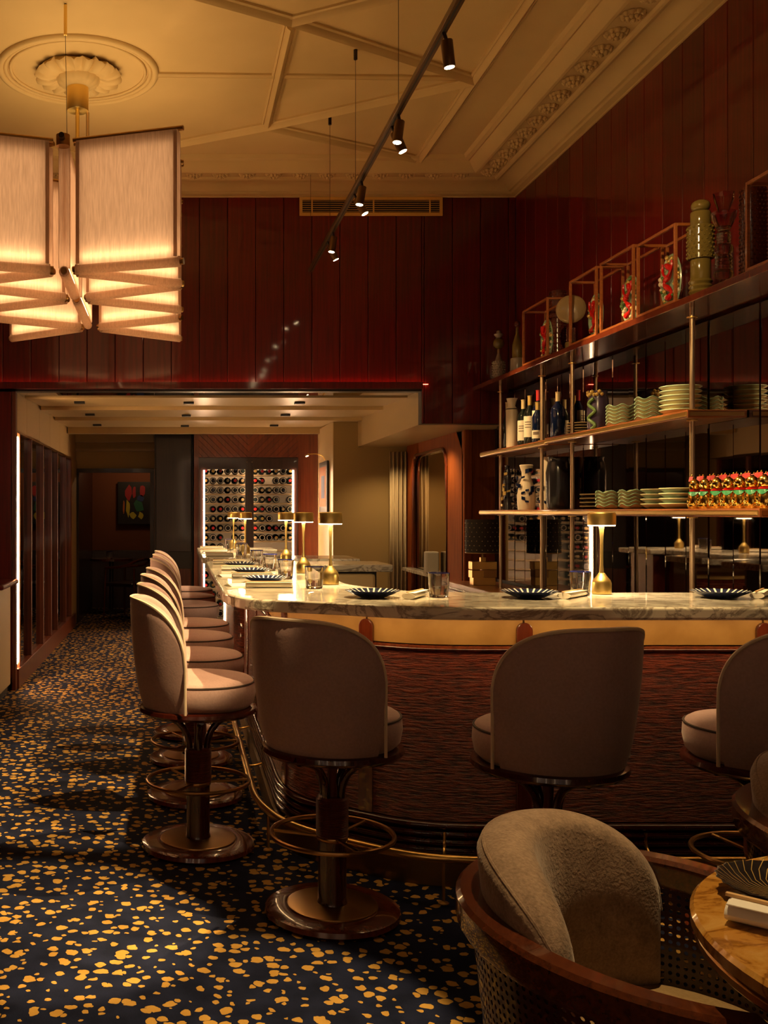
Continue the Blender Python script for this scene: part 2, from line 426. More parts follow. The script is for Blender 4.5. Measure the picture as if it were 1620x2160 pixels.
# cornice on the right wall and the back wall (distance from wall, z)
cprof = [(.56, 4.0), (.545, 3.975), (.52, 3.965), (.505, 3.972), (.49, 3.95), (.46, 3.915), (.44, 3.905), (.42, 3.905), (.405, 3.92), (.395, 3.94), (.24, 3.94), (.23, 3.925), (.215, 3.92),
         (.19, 3.93), (.16, 3.928), (.12, 3.915), (.095, 3.895), (.085, 3.88), (.08, 3.89), (.06, 3.885), (.055, 3.868), (.015, 3.862), (.012, 3.855), (.0, 3.855), (0, 4.0)]
corn = MB(); nP = len(cprof)
pathpts = [(XR, YF), (XR, YB), (XL, YB)]
for k, (cx, cy) in enumerate(pathpts):
    for d, z in cprof:
        x = cx - d if k < 2 else cx; y = cy - d if k > 0 else cy
        corn.v.append((x, y, z))
for k in range(2):
    for j in range(nP - 1): corn.f.append((k * nP + j, k * nP + j + 1, (k + 1) * nP + j + 1, (k + 1) * nP + j))
cornice = corn.build('cornice', 'plaster', ceil, smooth=25)
# leaf rosettes along the frieze
rm = MB()
for ring_r, z, cnt, pr in ((.060, 0.0, 10, .019), (.034, -.014, 7, .016), (.0, -.024, 1, .016)):
    for k in range(cnt):
        a = 2 * PI * k / cnt
        rm.lathe([(.001, -pr * .9), (pr * .7, -pr * .55), (pr, 0), (pr * .8, pr * .4)], 7, (ring_r * math.cos(a), ring_r * math.sin(a), z))
rm.lathe([(.062, -.01), (.07, 0), (.072, .008)], 16)
ros_me = rm.mesh('rosette', 'plaster', smooth=50)
def rosette(x, y):
    o = bpy.data.objects.new('rosette', ros_me); COL.objects.link(o); o.parent = ceil; o.location = (x, y, 3.936); o.rotation_euler = (0, 0, random.random()); o.scale = (.84, .84, 1.15)
for k in range(25): rosette(XR - .318, 7.62 - k * .20)
for k in range(20): rosette(2.12 - k * .20, YB - .318)
# ceiling rose above the chandelier
RX, RY = -.587, 6.04
rose = MB()
for rad, rr in ((.455, .022), (.425, .013), (.395, .010)): rose.ring((RX, RY, ZC - .003), rad, rr, 56, 8)
rose.build('ceiling_rose_ring', 'plaster', ceil, smooth=60)
med = MB()
med.lathe([(.24, .0), (.235, -.012), (.20, -.03), (.16, -.04), (.125, -.05), (.115, -.075), (.09, -.09), (.07, -.10), (.001, -.10)], 96, (RX, RY, ZC),
          rfun=lambda a, z: 1 + (  .10 * abs(math.sin(a * 9)) if z > -.045 else .05 * abs(math.sin(a * 7))) - .02)
for v in range(len(med.v)):
    x, y, z = med.v[v]; a = math.atan2(y - RY, x - RX); rr = math.hypot(x - RX, y - RY)
    if rr > .13: med.v[v] = (x, y, z - .030 * abs(math.sin(a * 9)) * rr / .24 - .012 * abs(math.sin(a * 27)))
med.build('ceiling_rose_leaves', 'plaster', ceil, smooth=70)

# ---- back wall: red lacquer boards above the opening
wb = tag(MB().box(XL, XR, YB + .02, YB + .12, 2.38, 3.98).box(1.907, XR, YB + .02, YB + .12, 2.09, 2.38).box(XL, -1.30, YB + .02, YB + .12, 0, 2.38).build('wall_back', 'black_wood'), kind='structure')
def plank_mesh(wd, z0, z1, th=.018):
    return MB().box(0, wd, -th, 0, z0, z1)
PW = .2196
pm = {}
def plank(x0, x1, z0, z1, par, name='plank', bev=.004):
    key = (round(x1 - x0, 3), round(z0, 3), round(z1, 3))
    if key not in pm:
        pm[key] = MB().box(.0015, x1 - x0 - .0015, -.02, .0, z0, z1).mesh(name, 'red_lacquer')
    o = bpy.data.objects.new(name, pm[key]); COL.objects.link(o); o.parent = par
    md = o.modifiers.new('bevel', 'BEVEL'); md.width = bev; md.segments = 2
    return o
x = 1.048 - PW * 20
while x < XR - .01:
    x1 = min(x + PW, XR)
    lo = 2.40 if x1 < 1.92 or x < 1.90 else 2.09
    if x < 1.907 < x1 - .002:
        plank(x, 1.907, 2.40, 3.87, wb).location = (x, YB + .018, 0); plank(1.907, x1, 2.09, 3.87, wb).location = (1.907, YB + .018, 0)
    elif x1 > XL: plank(x, x1, lo, 3.87, wb).location = (x, YB + .018, 0)
    x = x1
MB().box(XL, 1.907, YB - .035, YB + .12, 2.36, 2.392).build('ledge', 'red_lacquer', wb, bevel=.004)
MB().box(XL, 1.907, YB + .02, YB + .12, 2.345, 2.36).build('ledge_soffit', 'black_wood', wb)
for k in range(9): plank(0, PW, .1, 2.34, wb).location = (-1.30 - PW * (k + 1), YB + .018, 0)
MB().box(XL, 1.907, YB - .040, YB - .034, 2.36, 2.412).build('ledge_lip', 'red_lacquer', wb)
cove = MB().box(XL + .05, 1.95, YB - .026, YB - .018, 2.393, 2.397); cove.build('cove_light_strip', 'led_cove', wb)
MB().box(1.907, 2.34, YB - .001, YB + .02, 2.09, 2.094).build('cove_strip_end', 'black_wood', wb)

# ---- right wall: red boards above the shelf, mirror panels below
wr = tag(MB().box(XR + .02, XR + .12, YF, 8.7, 0, 3.98).build('wall_right', 'black_wood'), kind='structure')
y = 7.37 + PW * 3 - .04
k = 0
while y > 2.0:
    o = plank(0, PW, 2.40, 3.87, wr); o.location = (XR + .018, y, 0); o.rotation_euler = (0, 0, R(-90)); y -= PW
MB().box(XR - .002, XR + .02, YF, y + .0, 0.0, 3.87).build('wall_panel', 'red_lacquer', wr)
XM = 2.575
mm = MB().box(.0015, PW - .0015, -.008, 0, .86, 2.33).mesh('mirror_panel', 'mirror_dark')
y = 8.26
while y > 3.3:
    o = bpy.data.objects.new('mirror_panel', mm); COL.objects.link(o); o.parent = wr; o.location = (XM + .008, y, 0); o.rotation_euler = (R(random.uniform(-.12, .12)), 0, R(-90 + random.uniform(-.12, .12)))
    md = o.modifiers.new('bevel', 'BEVEL'); md.width = .004; md.segments = 1; y -= PW
MB().box(XM + .012, XR + .02, 3.2, 8.3, .0, 2.33).build('mirror_backing', 'black_wood', wr)

# ---- walls outside the frame
tag(MB().box(XL - .1, XL, YF, YB + .1, 0, ZC).build('wall_left', 'red_lacquer'), kind='structure')
wf = MB()
for (x0, x1, z0, z1) in ((XL, XR, 0, .8), (XL, XR, 2.7, ZC), (XL, -2.65, .8, 2.7), (-1.15, .15, .8, 2.7), (1.65, XR, .8, 2.7)): wf.box(x0, x1, YF - .12, YF, z0, z1)
tag(wf.build('wall_front', 'cream_panel'), kind='structure')
for i, wx in enumerate((-1.9, .9)):
    wn = struct('window_%d' % (i + 1))  # unseen opening, added to hold the fill lamp behind the camera
    for (x0, x1, z0, z1) in ((-.75, -.69, .8, 2.7), (.69, .75, .8, 2.7), (-.69, .69, .8, .86), (-.69, .69, 2.64, 2.7), (-.02, .02, .86, 2.64)):
        MB().box(wx + x0, wx + x1, YF - .1, YF - .04, z0, z1).build('window_frame', 'black_wood', wn)

# ================================================================== REAR ROOM
Z2 = 2.36
c2 = tag(MB().box(-1.40, 2.7, YB + .12, 15.1, Z2 + .05, Z2 + .12).build('ceiling_rear', 'cream_paint'), kind='structure')
MB().box(-1.30, 1.907, YB + .12, 8.5, Z2 - .002, Z2 + .05).build('mirror_strip', 'mirror_dark', c2)
for (y0, y1) in ((8.5, 9.50), (9.51, 10.59), (10.60, 11.84)):
    MB().v
    m = MB(); m.v = [(-1.27, y0, Z2 - .012), (1.907, y0, Z2 - .012), (1.907, y1, Z2 + .022), (-1.27, y1, Z2 + .022), (-1.27, y0, Z2 + .05), (1.907, y0, Z2 + .05), (1.907, y1, Z2 + .05), (-1.27, y1, Z2 + .05)]
    m.f = [(3, 2, 1, 0), (4, 5, 6, 7), (0, 1, 5, 4), (1, 2, 6, 5), (2, 3, 7, 6), (3, 0, 4, 7)]
    m.build('ceiling_board', 'cream_paint', c2)
MB().box(-1.27, 1.65, 11.85, 11.99, Z2 - .05, Z2 + .05).build('ceiling_board', 'cream_paint', c2)
for (px, py) in ((168, 847), (190, 873), (205, 895), (398, 848), (393, 875), (390, 897), (632, 848), (602, 874), (578, 896)):
    yy = (Z2 - EYE) * F / (PY - py); xx = XY(px, yy)
    MB().box(xx - .045, xx + .045, yy - .03, yy + .03, Z2 - .018, Z2 + .0).build('downlight_slot', 'black', c2)
# beam with dropped soffit on the right
tag(MB().box(1.907, XR, YB + .12, 10.84, 2.09, Z2 + .05).build('trim_1', 'cream_paint'), kind='structure')
# left mirrored passage wall
wl2 = tag(MB().box(-1.42, -1.32, YB + .12, 13.0, 0, 2.41).build('wall_passage_left', 'black_wood'), kind='structure')
MB().box(-1.32, -1.27, YB + .02, 8.10, 0, 2.36).build('jamb', 'red_wood', wl2)
ys = [8.22, 8.88, 9.66, 10.27, 10.8, 11.6, 12.2]
for a, b in zip(ys[:-1], ys[1:]):
    MB().box(-1.32, -1.30, a + .02, b - .02, .16, 2.03).build('mirror_panel', 'mirror_dark', wl2)
for a in ys: MB().box(-1.32, -1.265, a - .02, a + .02, .16, 2.03).build('slat', 'red_wood', wl2, bevel=.004)
MB().box(-1.32, -1.275, 8.1, 12.25, 2.03, 2.05).build('rail', 'bronze', wl2)
yc = [8.10, 8.75, 9.55, 10.35, 11.2, 12.05, 13.0]
for a, b in zip(yc[:-1], yc[1:]): MB().box(-1.32, -1.29, a + .004, b - .004, 2.055, 2.40).build('cream_panel', 'cream_panel', wl2)
MB().box(-1.32, -1.28, 12.25, 13.0, 0, 2.05).build('end_panel', 'cream_panel', wl2)
MB().box(-1.32, -1.255, 8.1, 12.6, 0, .16).build('baseboard', 'red_wood', wl2, bevel=.005)
MB().box(-1.296, -1.276, 8.135, 8.155, .19, 2.0).build('light_strip', 'led_passage', wl2)
# end wall with doorway, dark room beyond
we = tag(MB().box(-1.42, -.28, 13.0, 13.1, 1.95, 2.42).build('wall_rear_header', 'cream_panel'), kind='structure')
MB().box(-1.30, -.30, 12.94, 13.0, 2.17, 2.20).build('header_step', 'cream_paint', we)
MB().box(-1.30, -.30, 12.90, 13.0, 2.28, 2.41).build('header_step', 'cream_paint', we)
fr = MB().box(-1.30, -.30, 12.95, 13.12, 1.90, 1.95).box(-.35, -.30, 12.95, 13.12, 0, 1.90).box(-1.30, -1.25, 12.95, 13.12, 0, 1.90)
tag(fr.build('door_1', 'dark_door'), kind='structure')
dr = tag(MB().box(-2.2, .3, 15.0, 15.1, .84, 2.42).build('wall_dark_room_back', 'brown_wall'), kind='structure')
MB().box(-2.2, .3, 14.97, 15.1, 0, .84).build('wainscot', 'dark_door', dr)
tag(MB().box(-1.42, -1.25, 13.12, 15.0, 0, 2.42).build('wall_dark_room_left', 'dark_door'), kind='structure')
tag(MB().box(-.28, .3, 13.1, 15.0, 0, 2.42).build('wall_dark_room_right', 'dark_door'), kind='structure')
# tall dark panel left of the wine cabinet
wp = tag(MB().box(-.28, .18, 12.35, 13.1, 0, 2.42).build('wall_rear_panel', 'black_wood'), kind='structure')
MB().box(-.265, .165, 12.32, 12.35, .92, 2.33).build('door_leaf', 'dark_door', wp, bevel=.006)
MB().box(-.265, .165, 12.32, 12.35, .08, .72).build('lower_panel', 'red_wood', wp, bevel=.006)
# wine wall
ww = tag(MB().box(.19, 1.65, 12.55, 12.7, 0, 2.42).build('wall_rear', 'black_wood'), kind='structure')
wc = thing('wine_cabinet', 'tall built-in wine cabinet with two glass doors and lit racks', 'wine cabinet', (0, 0, 0))
MB().box(.19, .245, 12.0, 12.54, 0, 2.33).build('side_post', 'red_wood', wc)
MB().box(1.41, 1.64, 12.0, 12.54, 0, 2.33).build('side_post', 'red_wood', wc)
# chevron veneer above the doors: boards cut to two mitred fans
cx, x0, x1, z0, z1 = .83, .245, 1.41, 2.04, 2.33
stp = .075
for sgn, lim in ((-1, cx - x0), (1, x1 - cx)):
    n = int((lim + (z1 - z0)) / stp) + 1
    for k in range(-1, n):
        # strip between u=k*stp and u=(k+1)*stp where u = |x-cx| - (z-z0)
        pts = []
        poly = [(0, z0), (lim, z0), (lim, z1), (0, z1)]
        def clip(poly, f):
            out = []
            for i in range(len(poly)):
                a, b = poly[i], poly[(i + 1) % len(poly)]; fa, fb = f(a), f(b)
                if fa >= 0: out.append(a)
                if fa * fb < 0: t = fa / (fa - fb); out.append((a[0] + (b[0] - a[0]) * t, a[1] + (b[1] - a[1]) * t))
            return out
        u0 = k * stp - (z1 - z0) + .29; u1 = u0 + stp - .004
        poly = clip(poly, lambda p: (p[0] - (p[1] - z0)) - (u0 - .29)); 
        if len(poly) > 2: poly = clip(poly, lambda p: (u1 - .29) - (p[0] - (p[1] - z0)))
        if len(poly) > 2:
            m = MB(); i = len(poly); m.v = [(cx + sgn * p[0], 12.0, p[1]) for p in poly] + [(cx + sgn * p[0], 12.03, p[1]) for p in poly]
            m.f = [tuple(range(i)), tuple(reversed(range(i, 2 * i)))] + [(q, (q + 1) % i, i + (q + 1) % i, i + q) for q in range(i)]
            m.build('veneer_board', 'red_wood', wc)
MB().box(x0, x1, 12.03, 12.2, 2.04, 2.33).build('veneer_backing', 'black_wood', wc)
# beige walls on the right of the wine wall
wg = tag(MB().box(1.65, 2.45, 10.84, 10.94, 0, 2.42).box(1.65, 1.75, 10.94, 12.7, 0, 2.42).build('wall_beige', 'wallpaper'), kind='structure')
MB().box(1.643, 1.65, 10.84, 12.0, 0, 2.36).build('lit_panel', 'cream_paint', wg)  # paler paint puts the lit look of this side face into its colour
# wood return wall with arched mirror on the right
wa = tag(MB().box(2.43, 2.60, 8.62, 10.84, 0, 2.09).box(2.43, 2.68, 8.60, 8.62, 0, 2.09).build('wall_arch', 'black_wood'), kind='structure')
def arch_outline(y0, y1, z0, z1, r, n=8):
    pts = [(y0, z0), (y1, z0)]
    for k in range(n + 1): a = k / n * PI / 2; pts.append((y1 - r + r * math.cos(a), z1 - r + r * math.sin(a)))
    for k in range(n + 1): a = PI / 2 + k / n * PI / 2; pts.append((y0 + r + r * math.cos(a), z1 - r + r * math.sin(a)))
    return pts
al = arch_outline(9.12, 10.42, .5, 1.97, .16)
m = MB(); m.v = [(2.418, a, b) for a, b in al]; m.f = [tuple(range(len(al)))]
m.build('arch_mirror', 'mirror_bronze', wa)
# wood surround = panel with the arch cut out, as a fan of quads
out = [(8.62, 0), (10.84, 0), (10.84, 2.09), (8.62, 2.09)]
m = MB(); inner = al
def outer_pt(p):
    cy, cz = 9.77, 1.2; dy, dz = p[0] - cy, p[1] - cz
    t = min(((10.84 - cy) / dy if dy > 0 else (8.62 - cy) / dy) if abs(dy) > 1e-6 else 1e9, ((2.09 - cz) / dz if dz > 0 else (0 - cz) / dz) if abs(dz) > 1e-6 else 1e9)
    return (cy + dy * t, cz + dz * t)
nI = len(inner)
dens = []
for k in range(nI):
    a, b = inner[k], inner[(k + 1) % nI]
    for q in range(6): dens.append((a[0] + (b[0] - a[0]) * q / 6, a[1] + (b[1] - a[1]) * q / 6))
m.v = [(2.40, a, b) for a, b in dens] + [(2.40, *outer_pt(p)) for p in dens] + [(2.425, a, b) for a, b in dens]
nD = len(dens)
for k in range(nD):
    k2 = (k + 1) % nD; m.f.append((k, k2, nD + k2, nD + k)); m.f.append((k, k2, 2 * nD + k2, 2 * nD + k))
m.build('arch_surround', 'matte_wood', wa)
MB().tube([(2.395, a, b) for a, b in al], .018, 8, closed=True).build('arch_moulding', 'mahogany', wa, smooth=True)
MB().box(2.40, 2.47, 8.58, 8.66, 0, 2.09).build('corner_post', 'matte_wood', wa, bevel=.01)
MB().box(2.47, 2.66, 8.585, 8.62, 0, 2.09).build('front_panel', 'matte_wood', wa)
MB().box(2.30, 2.40, 9.2, 10.5, .80, .835).build('ledge', 'marble', wa, bevel=.004)
# curtain in the corner
cu = MB(); nC = 40
for k in range(nC + 1):
    t = k / nC; xx = 2.22 + t * .19; yy = 10.70 + .028 * math.sin(t * 2 * PI * 4.5)
    cu.v += [(xx, yy, .02), (xx, yy, 2.03)]
for k in range(nC): cu.f.append((2 * k, 2 * k + 2, 2 * k + 3, 2 * k + 1))
o = cu.build('curtain', 'curtain', smooth=70, fix=False); o.modifiers.new('solid', 'SOLIDIFY').thickness = .006
tag(o, 'beige pleated curtain hanging in the corner beside the arched mirror', 'curtain')

# ================================================================== BAR ISLANDS
ZT = 1.06   # counter top height
# first island: counter outline (outer edge right -> left -> rear, then inner edge back)
outer = smooth_corners([(2.62, 3.65), (.98, 3.65), (.80, 3.705), (.56, 3.86), (.27, 3.99), (.19, 4.30), (.19, 7.10), (1.39, 7.10)], .16)
inner_e = smooth_corners([(1.39, 6.60), (.80, 6.60), (.80, 4.80), (.98, 4.40), (1.30, 4.33), (2.62, 4.33)], .14)
bar1 = thing('bar_island', 'near marble-topped bar island with tan leather band and carved dark panels', 'bar counter', (0, 0, 0))
MB().prism(outer + inner_e, ZT - .047, ZT).build('countertop', 'marble', bar1, bevel=.010, seg=3)
base = smooth_corners([(2.62, 3.85), (1.04, 3.85), (.86, 3.90), (.66, 4.06), (.50, 4.20), (.45, 4.44), (.45, 6.98), (1.30, 6.98)], .12)
base_in = [(1.30, 6.70), (.72, 6.70), (.72, 4.72), (.92, 4.33), (1.24, 4.25), (2.62, 4.25)]
MB().prism(offset(base, -.03) + base_in, .0, ZT - .05).build('carcass', 'black_wood', bar1)
# reverse so that the left normal points outward (towards the guests)
bp = base
def arclen(path):
    L = [0]
    for a, b in zip(path[:-1], path[1:]): L.append(L[-1] + math.dist(a, b))
    return L
def cut(path, s0, s1):
    L = arclen(path); out = []
    def at(s):
        for k in range(len(path) - 1):
            if L[k + 1] >= s - 1e-9:
                t = (s - L[k]) / max(1e-9, L[k + 1] - L[k]); return tuple(path[k][i] + (path[k + 1][i] - path[k][i]) * t for i in range(2))
        return path[-1]
    out.append(at(s0)); out += [p for p, l in zip(path, L) if s0 + 1e-4 < l < s1 - 1e-4]; out.append(at(s1)); return out
SGN = -1   # outward is to the right of the right->left path? resolved below
test = offset([(2, 3.85), (1, 3.85)], .1)
SGN = 1 if test[0][1] < 3.85 else -1
def band(path, d0, d1, z0, z1): return MB().sweep(path, [(SGN * d0, z0), (SGN * d1, z0), (SGN * d1, z1), (SGN * d0, z1)])
Ltot = arclen(bp)[-1]
# pilaster positions measured along the face: X=2.2, X=1.30, then round the corner and down the aisle side
stops = [0.0, .42, 1.32]
s_cor = 1.32
rest = Ltot - 1.32
stops += [1.32 + .60, 1.32 + 1.10]
s = stops[-1]
while s + .72 < Ltot - .2: s += .70; stops.append(s)
stops.append(Ltot)
for a, b in zip(stops[:-1], stops[1:]):
    p = cut(bp, a + .004, b - .004)
    band(p, -.02, .0, .90, 1.01).build('leather_band', 'tan_leather', bar1, smooth=30)
    band(p, -.02, .004, .235, .872).build('carved_panel', 'carved_panel', bar1, smooth=30)
for s in stops[1:-1]:
    p = cut(bp, s - .03, s + .03)
    band(p, -.01, .012, .235, .872).build('pilaster', 'mahogany', bar1, bevel=.004)
    q = cut(bp, s - .001, s + .001); mid = q[0]; e = Vector(q[-1]) - Vector(q[0]); e.normalize(); nrm = Vector((-e.y, e.x)) * SGN
    m = MB(); n = 12; pts = [(-.03, .872), (.03, .872)] + [(.03 * math.cos(k / n * PI), .955 + .03 * math.sin(k / n * PI)) for k in range(n + 1)]
    for dd in (-.01, .014): m.v += [(mid[0] + e.x * u + nrm.x * dd, mid[1] + e.y * u + nrm.y * dd, z) for u, z in pts]
    L = len(pts); m.f = [tuple(range(L)), tuple(range(L, 2 * L))] + [(k, (k + 1) % L, L + (k + 1) % L, L + k) for k in range(L)]
    m.build('pilaster_knuckle', 'mahogany', bar1, bevel=.003)
m = MB().sweep(bp, [(SGN * (-.01 + .026 * math.cos(a)), .884 + .013 * math.sin(a)) for a in [k * 2 * PI / 10 for k in range(10)]]); m.build('waist_rail', 'mahogany', bar1, smooth=60)
for k in range(4):
    zc = .218 - k * .030
    MB().sweep(bp, [(SGN * (.005 + .020 * math.cos(a)), zc + .0145 * math.sin(a)) for a in [q * 2 * PI / 10 for q in range(10)]]).build('reeded_moulding', 'dark_gloss', bar1, smooth=60)
LEDS = smooth_corners([(2.60, 3.75), (1.02, 3.75), (.85, 3.80), (.64, 3.95), (.37, 4.09), (.31, 4.35), (.31, 6.95)], .14)
MB().sweep(LEDS, [(-.006, 1.009), (.006, 1.009), (.006, 1.0128), (-.006, 1.0128)]).build('under_counter_light', 'led_counter', bar1)
band(bp, -.02, .035, 0.0, .105).build('kick_plate', 'kick_bronze', bar1, smooth=30)
MB().box(.80, 1.28, 6.615, 6.70, .62, 1.0).build('inner_panel', 'cream_panel', bar1, bevel=.02)
# foot rail
rail = smooth_corners([(2.62, 3.64, .16), (1.05, 3.64, .16), (.84, 3.69, .16), (.60, 3.88, .16), (.42, 4.08, .16), (.335, 4.40, .16), (.335, 6.95, .16)], .16)
fr_ = MB().tube(rail, .016, 10).build('foot_rail', 'brass', bar1, smooth=True); fr_['label'] = 'brass foot rail curving around the bar'
for (x, y, bx, by) in ((1.75, 3.64, 1.75, 3.83), (.95, 3.66, 1.0, 3.84), (.375, 4.24, .50, 4.34), (.335, 5.2, .46, 5.2), (.335, 6.1, .46, 6.1)):
    b1 = Vector((x, y, .16)); b2 = Vector((bx, by, .20)); mid = (b1 + b2) / 2; mid.z = .11
    MB().tube(chaikin([tuple(b1), (b1.x, b1.y, .115), tuple(mid), (b2.x, b2.y, .14), tuple(b2)], 2), .006, 6).build('bracket', 'brass', fr_, smooth=True)
    MB().tube([(x, y, .15), (x, y, .003)], .006, 6).lathe([(.02, 0), (.02, .004), (.006, .01)], 10, (x, y, .0)).build('support_leg', 'brass', fr_, smooth=True)
# second island
bar2 = thing('bar_island', 'farther marble-topped bar island standing in front of the wine cabinet', 'bar counter')
o2 = smooth_corners([(1.33, 7.45), (.30, 7.45), (.18, 7.62), (.18, 9.85), (.9, 9.85)], .14)
i2 = smooth_corners([(.9, 9.25), (.75, 9.25), (.75, 8.02), (1.33, 8.02)], .1)
MB().prism(o2 + i2, ZT - .047, ZT).build('countertop', 'marble', bar2, bevel=.010, seg=3)
b2 = smooth_corners([(1.28, 7.62), (.52, 7.62), (.44, 7.75), (.44, 9.7), (.85, 9.7)], .1)
MB().prism(b2 + [(.85, 9.3), (.68, 9.3), (.68, 7.98), (1.28, 7.98)], 0, ZT - .05).build('carcass', 'mahogany', bar2)
band(b2, 0, .01, .90, 1.01).build('leather_band', 'tan_leather', bar2); band(b2, 0, .012, .12, .87).build('carved_panel', 'carved_panel', bar2)
band(b2, 0, .02, .0, .10).build('kick_plate', 'bronze', bar2)

# ================================================================== BAR STOOLS  (local +Y = direction the sitter faces)
def make_stool():
    t = thing('bar_stool', '', 'bar stool')
    MB().lathe([(.001, .0), (.225, .0), (.236, .012), (.232, .028), (.215, .036), (.16, .037), (.001, .037)], 48).build('base', 'mahogany', t, smooth=45)
    MB().lathe([(.158, .036), (.157, .041), (.150, .043), (.052, .046), (.05, .05), (.001, .05)], 40).build('base_plate', 'bronze', t, smooth=45)
    MB().lathe([(.053, .045), (.049, .06), (.049, .285)], 28).build('column', 'dark_gloss', t, smooth=45)
    prof = [(.050, .278)]
    k = 0; z = .28
    while z < .412: prof += [(.0565, z), (.0525, z + .003)]; z += .006
    prof += [(.05, .414)]
    MB().lathe(prof, 28).build('cord_wrap', 'red_wood', t, smooth=70)
    MB().lathe([(.051, .262), (.054, .266), (.054, .276), (.05, .28)], 28).build('collar', 'bronze', t, smooth=45)
    for q in range(4):
        a = q * PI / 2; pts = []
        for (r, z) in ((.036, .39), (.037, .44), (.052, .487), (.095, .535), (.165, .560), (.195, .563)): pts.append((r * math.cos(a), r * math.sin(a), z))
        MB().tube(chaikin(pts, 2), .0135, 10).build('support_arm', 'dark_gloss', t, smooth=True)
    MB().lathe([(.022, .39), (.015, .46), (.020, .56)], 16).build('core', 'mahogany', t, smooth=True)
    fr = MB().ring((0, 0, .28), .212, .0085, 56, 8).build('foot_ring', 'bronze', t, smooth=True)
    for q in range(3):
        a = q * 2 * PI / 3 + PI / 2; MB().tube([(.05 * math.cos(a), .05 * math.sin(a), .272), (.212 * math.cos(a), .212 * math.sin(a), .28)], .006, 6).build('spoke', 'bronze', fr, smooth=True)
    MB().lathe([(.001, .562), (.20, .562), (.236, .566), (.247, .578), (.243, .592), (.23, .597), (.001, .598)], 56).build('seat_ring', 'dark_gloss', t, smooth=50)
    cu = MB().lathe([(.001, .598), (.215, .598), (.232, .615), (.240, .655), (.238, .690), (.228, .706), (.215, .714), (.16, .722), (.08, .726), (.001, .727)], 48).build('seat_cushion', 'stool_velvet', t, smooth=60)
    MB().ring((0, 0, .699), .2345, .0042, 56, 6).build('seat_piping', 'piping_dark', cu, smooth=True)
    # backrest shell
    m = MB(); nu = 44; thm = R(75); z0 = .597; rim = []
    secs = []
    for iu in range(nu + 1):
        u = -1 + 2 * iu / nu; th = u * thm
        # ease the sampling towards the ends
        u = math.copysign(1 - (1 - abs(u)) ** 1.35, u); th = u * thm
        zt = z0 + .19 + .265 * (max(0, 1 - abs(u) ** 3.4)) ** (1 / 2.1)
        sec = []
        def ro(z): return .239 + .044 * math.sin(min(1, (z - z0) / .42) * PI / 2) - .010 * max(0, (.06 - (z - z0)) / .06)
        nv = 9; thk = .044
        for iv in range(nv + 1): z = z0 + (zt - .016 - z0) * iv / nv; sec.append((ro(z), z))
        ro_t = ro(zt)
        sec += [(ro_t - .006, zt - .005), (ro_t - thk * .5, zt), (ro_t - thk + .006, zt - .006)]
        for iv in range(nv, -1, -1): z = z0 + (zt - .018 - z0) * iv / nv; sec.append((ro(z) - thk - .006 * math.sin(iv / nv * PI), z))
        secs.append((th, sec)); rim.append((ro_t - .002, th, zt - .005))
    nS = len(secs[0][1])
    for th, sec in secs:
        for r, z in sec: m.v.append((r * math.sin(th), -r * math.cos(th), z))
    for iu in range(nu):
        for j in range(nS): j2 = (j + 1) % nS; m.f.append((iu * nS + j, (iu + 1) * nS + j, (iu + 1) * nS + j2, iu * nS + j2))
    m.f.append(tuple(range(nS))); m.f.append(tuple(reversed(range(nu * nS, (nu + 1) * nS))))
    bk = m.build('backrest', 'stool_velvet', t, smooth=60)
    pts = [(r * math.sin(th), -r * math.cos(th), z) for r, th, z in rim]
    e0, e1 = rim[0], rim[-1]
    pts = [(e0[0] * math.sin(e0[1]), -e0[0] * math.cos(e0[1]), z) for z in (.60, .66)] + pts + [(e1[0] * math.sin(e1[1]), -e1[0] * math.cos(e1[1]), z) for z in (.66, .60)]
    MB().tube(pts, .0058, 6).build('back_piping', 'piping_pale', bk, smooth=True)
    return t
stool = make_stool()
STOOLS = [  # x, y, facing angle (0 = +Y, negative = towards +X), label
    (.537, 3.56, R(-43), 'bar stool at the angled corner of the near bar, nearest the aisle row'),
    (1.205, 3.33, R(17), 'bar stool at the front of the bar directly behind the foreground armchair'),
    (1.92, 3.36, R(18), 'bar stool at the front of the bar, cut off by the right edge'),
    (.085, 4.28, R(-87), 'nearest stool of the aisle row, fully seen beside the carpet'),
    (.085, 5.02, R(-87), 'second stool from the front in the aisle row at the near bar'),
    (.075, 5.76, R(-87), 'third stool from the front in the aisle row at the near bar'),
    (.085, 6.44, R(-87), 'fourth aisle stool, last at the near bar before the gap'),
    (.075, 7.73, R(-87), 'first stool of the farther bar, just past the gap'),
    (.075, 8.50, R(-87), 'middle stool of the three at the farther bar'),
    (.075, 9.25, R(-87), 'last stool at the farther bar nearest the wine cabinet')]
for i, (x, y, rz, lab) in enumerate(STOOLS):
    if i == 0: stool['label'] = lab; stool['group'] = 'upholstered bar stools'; stool.location = (x, y, 0); stool.rotation_euler = (0, 0, rz)
    else: dup(stool, lab, (x, y, 0), rz, 'upholstered bar stools')

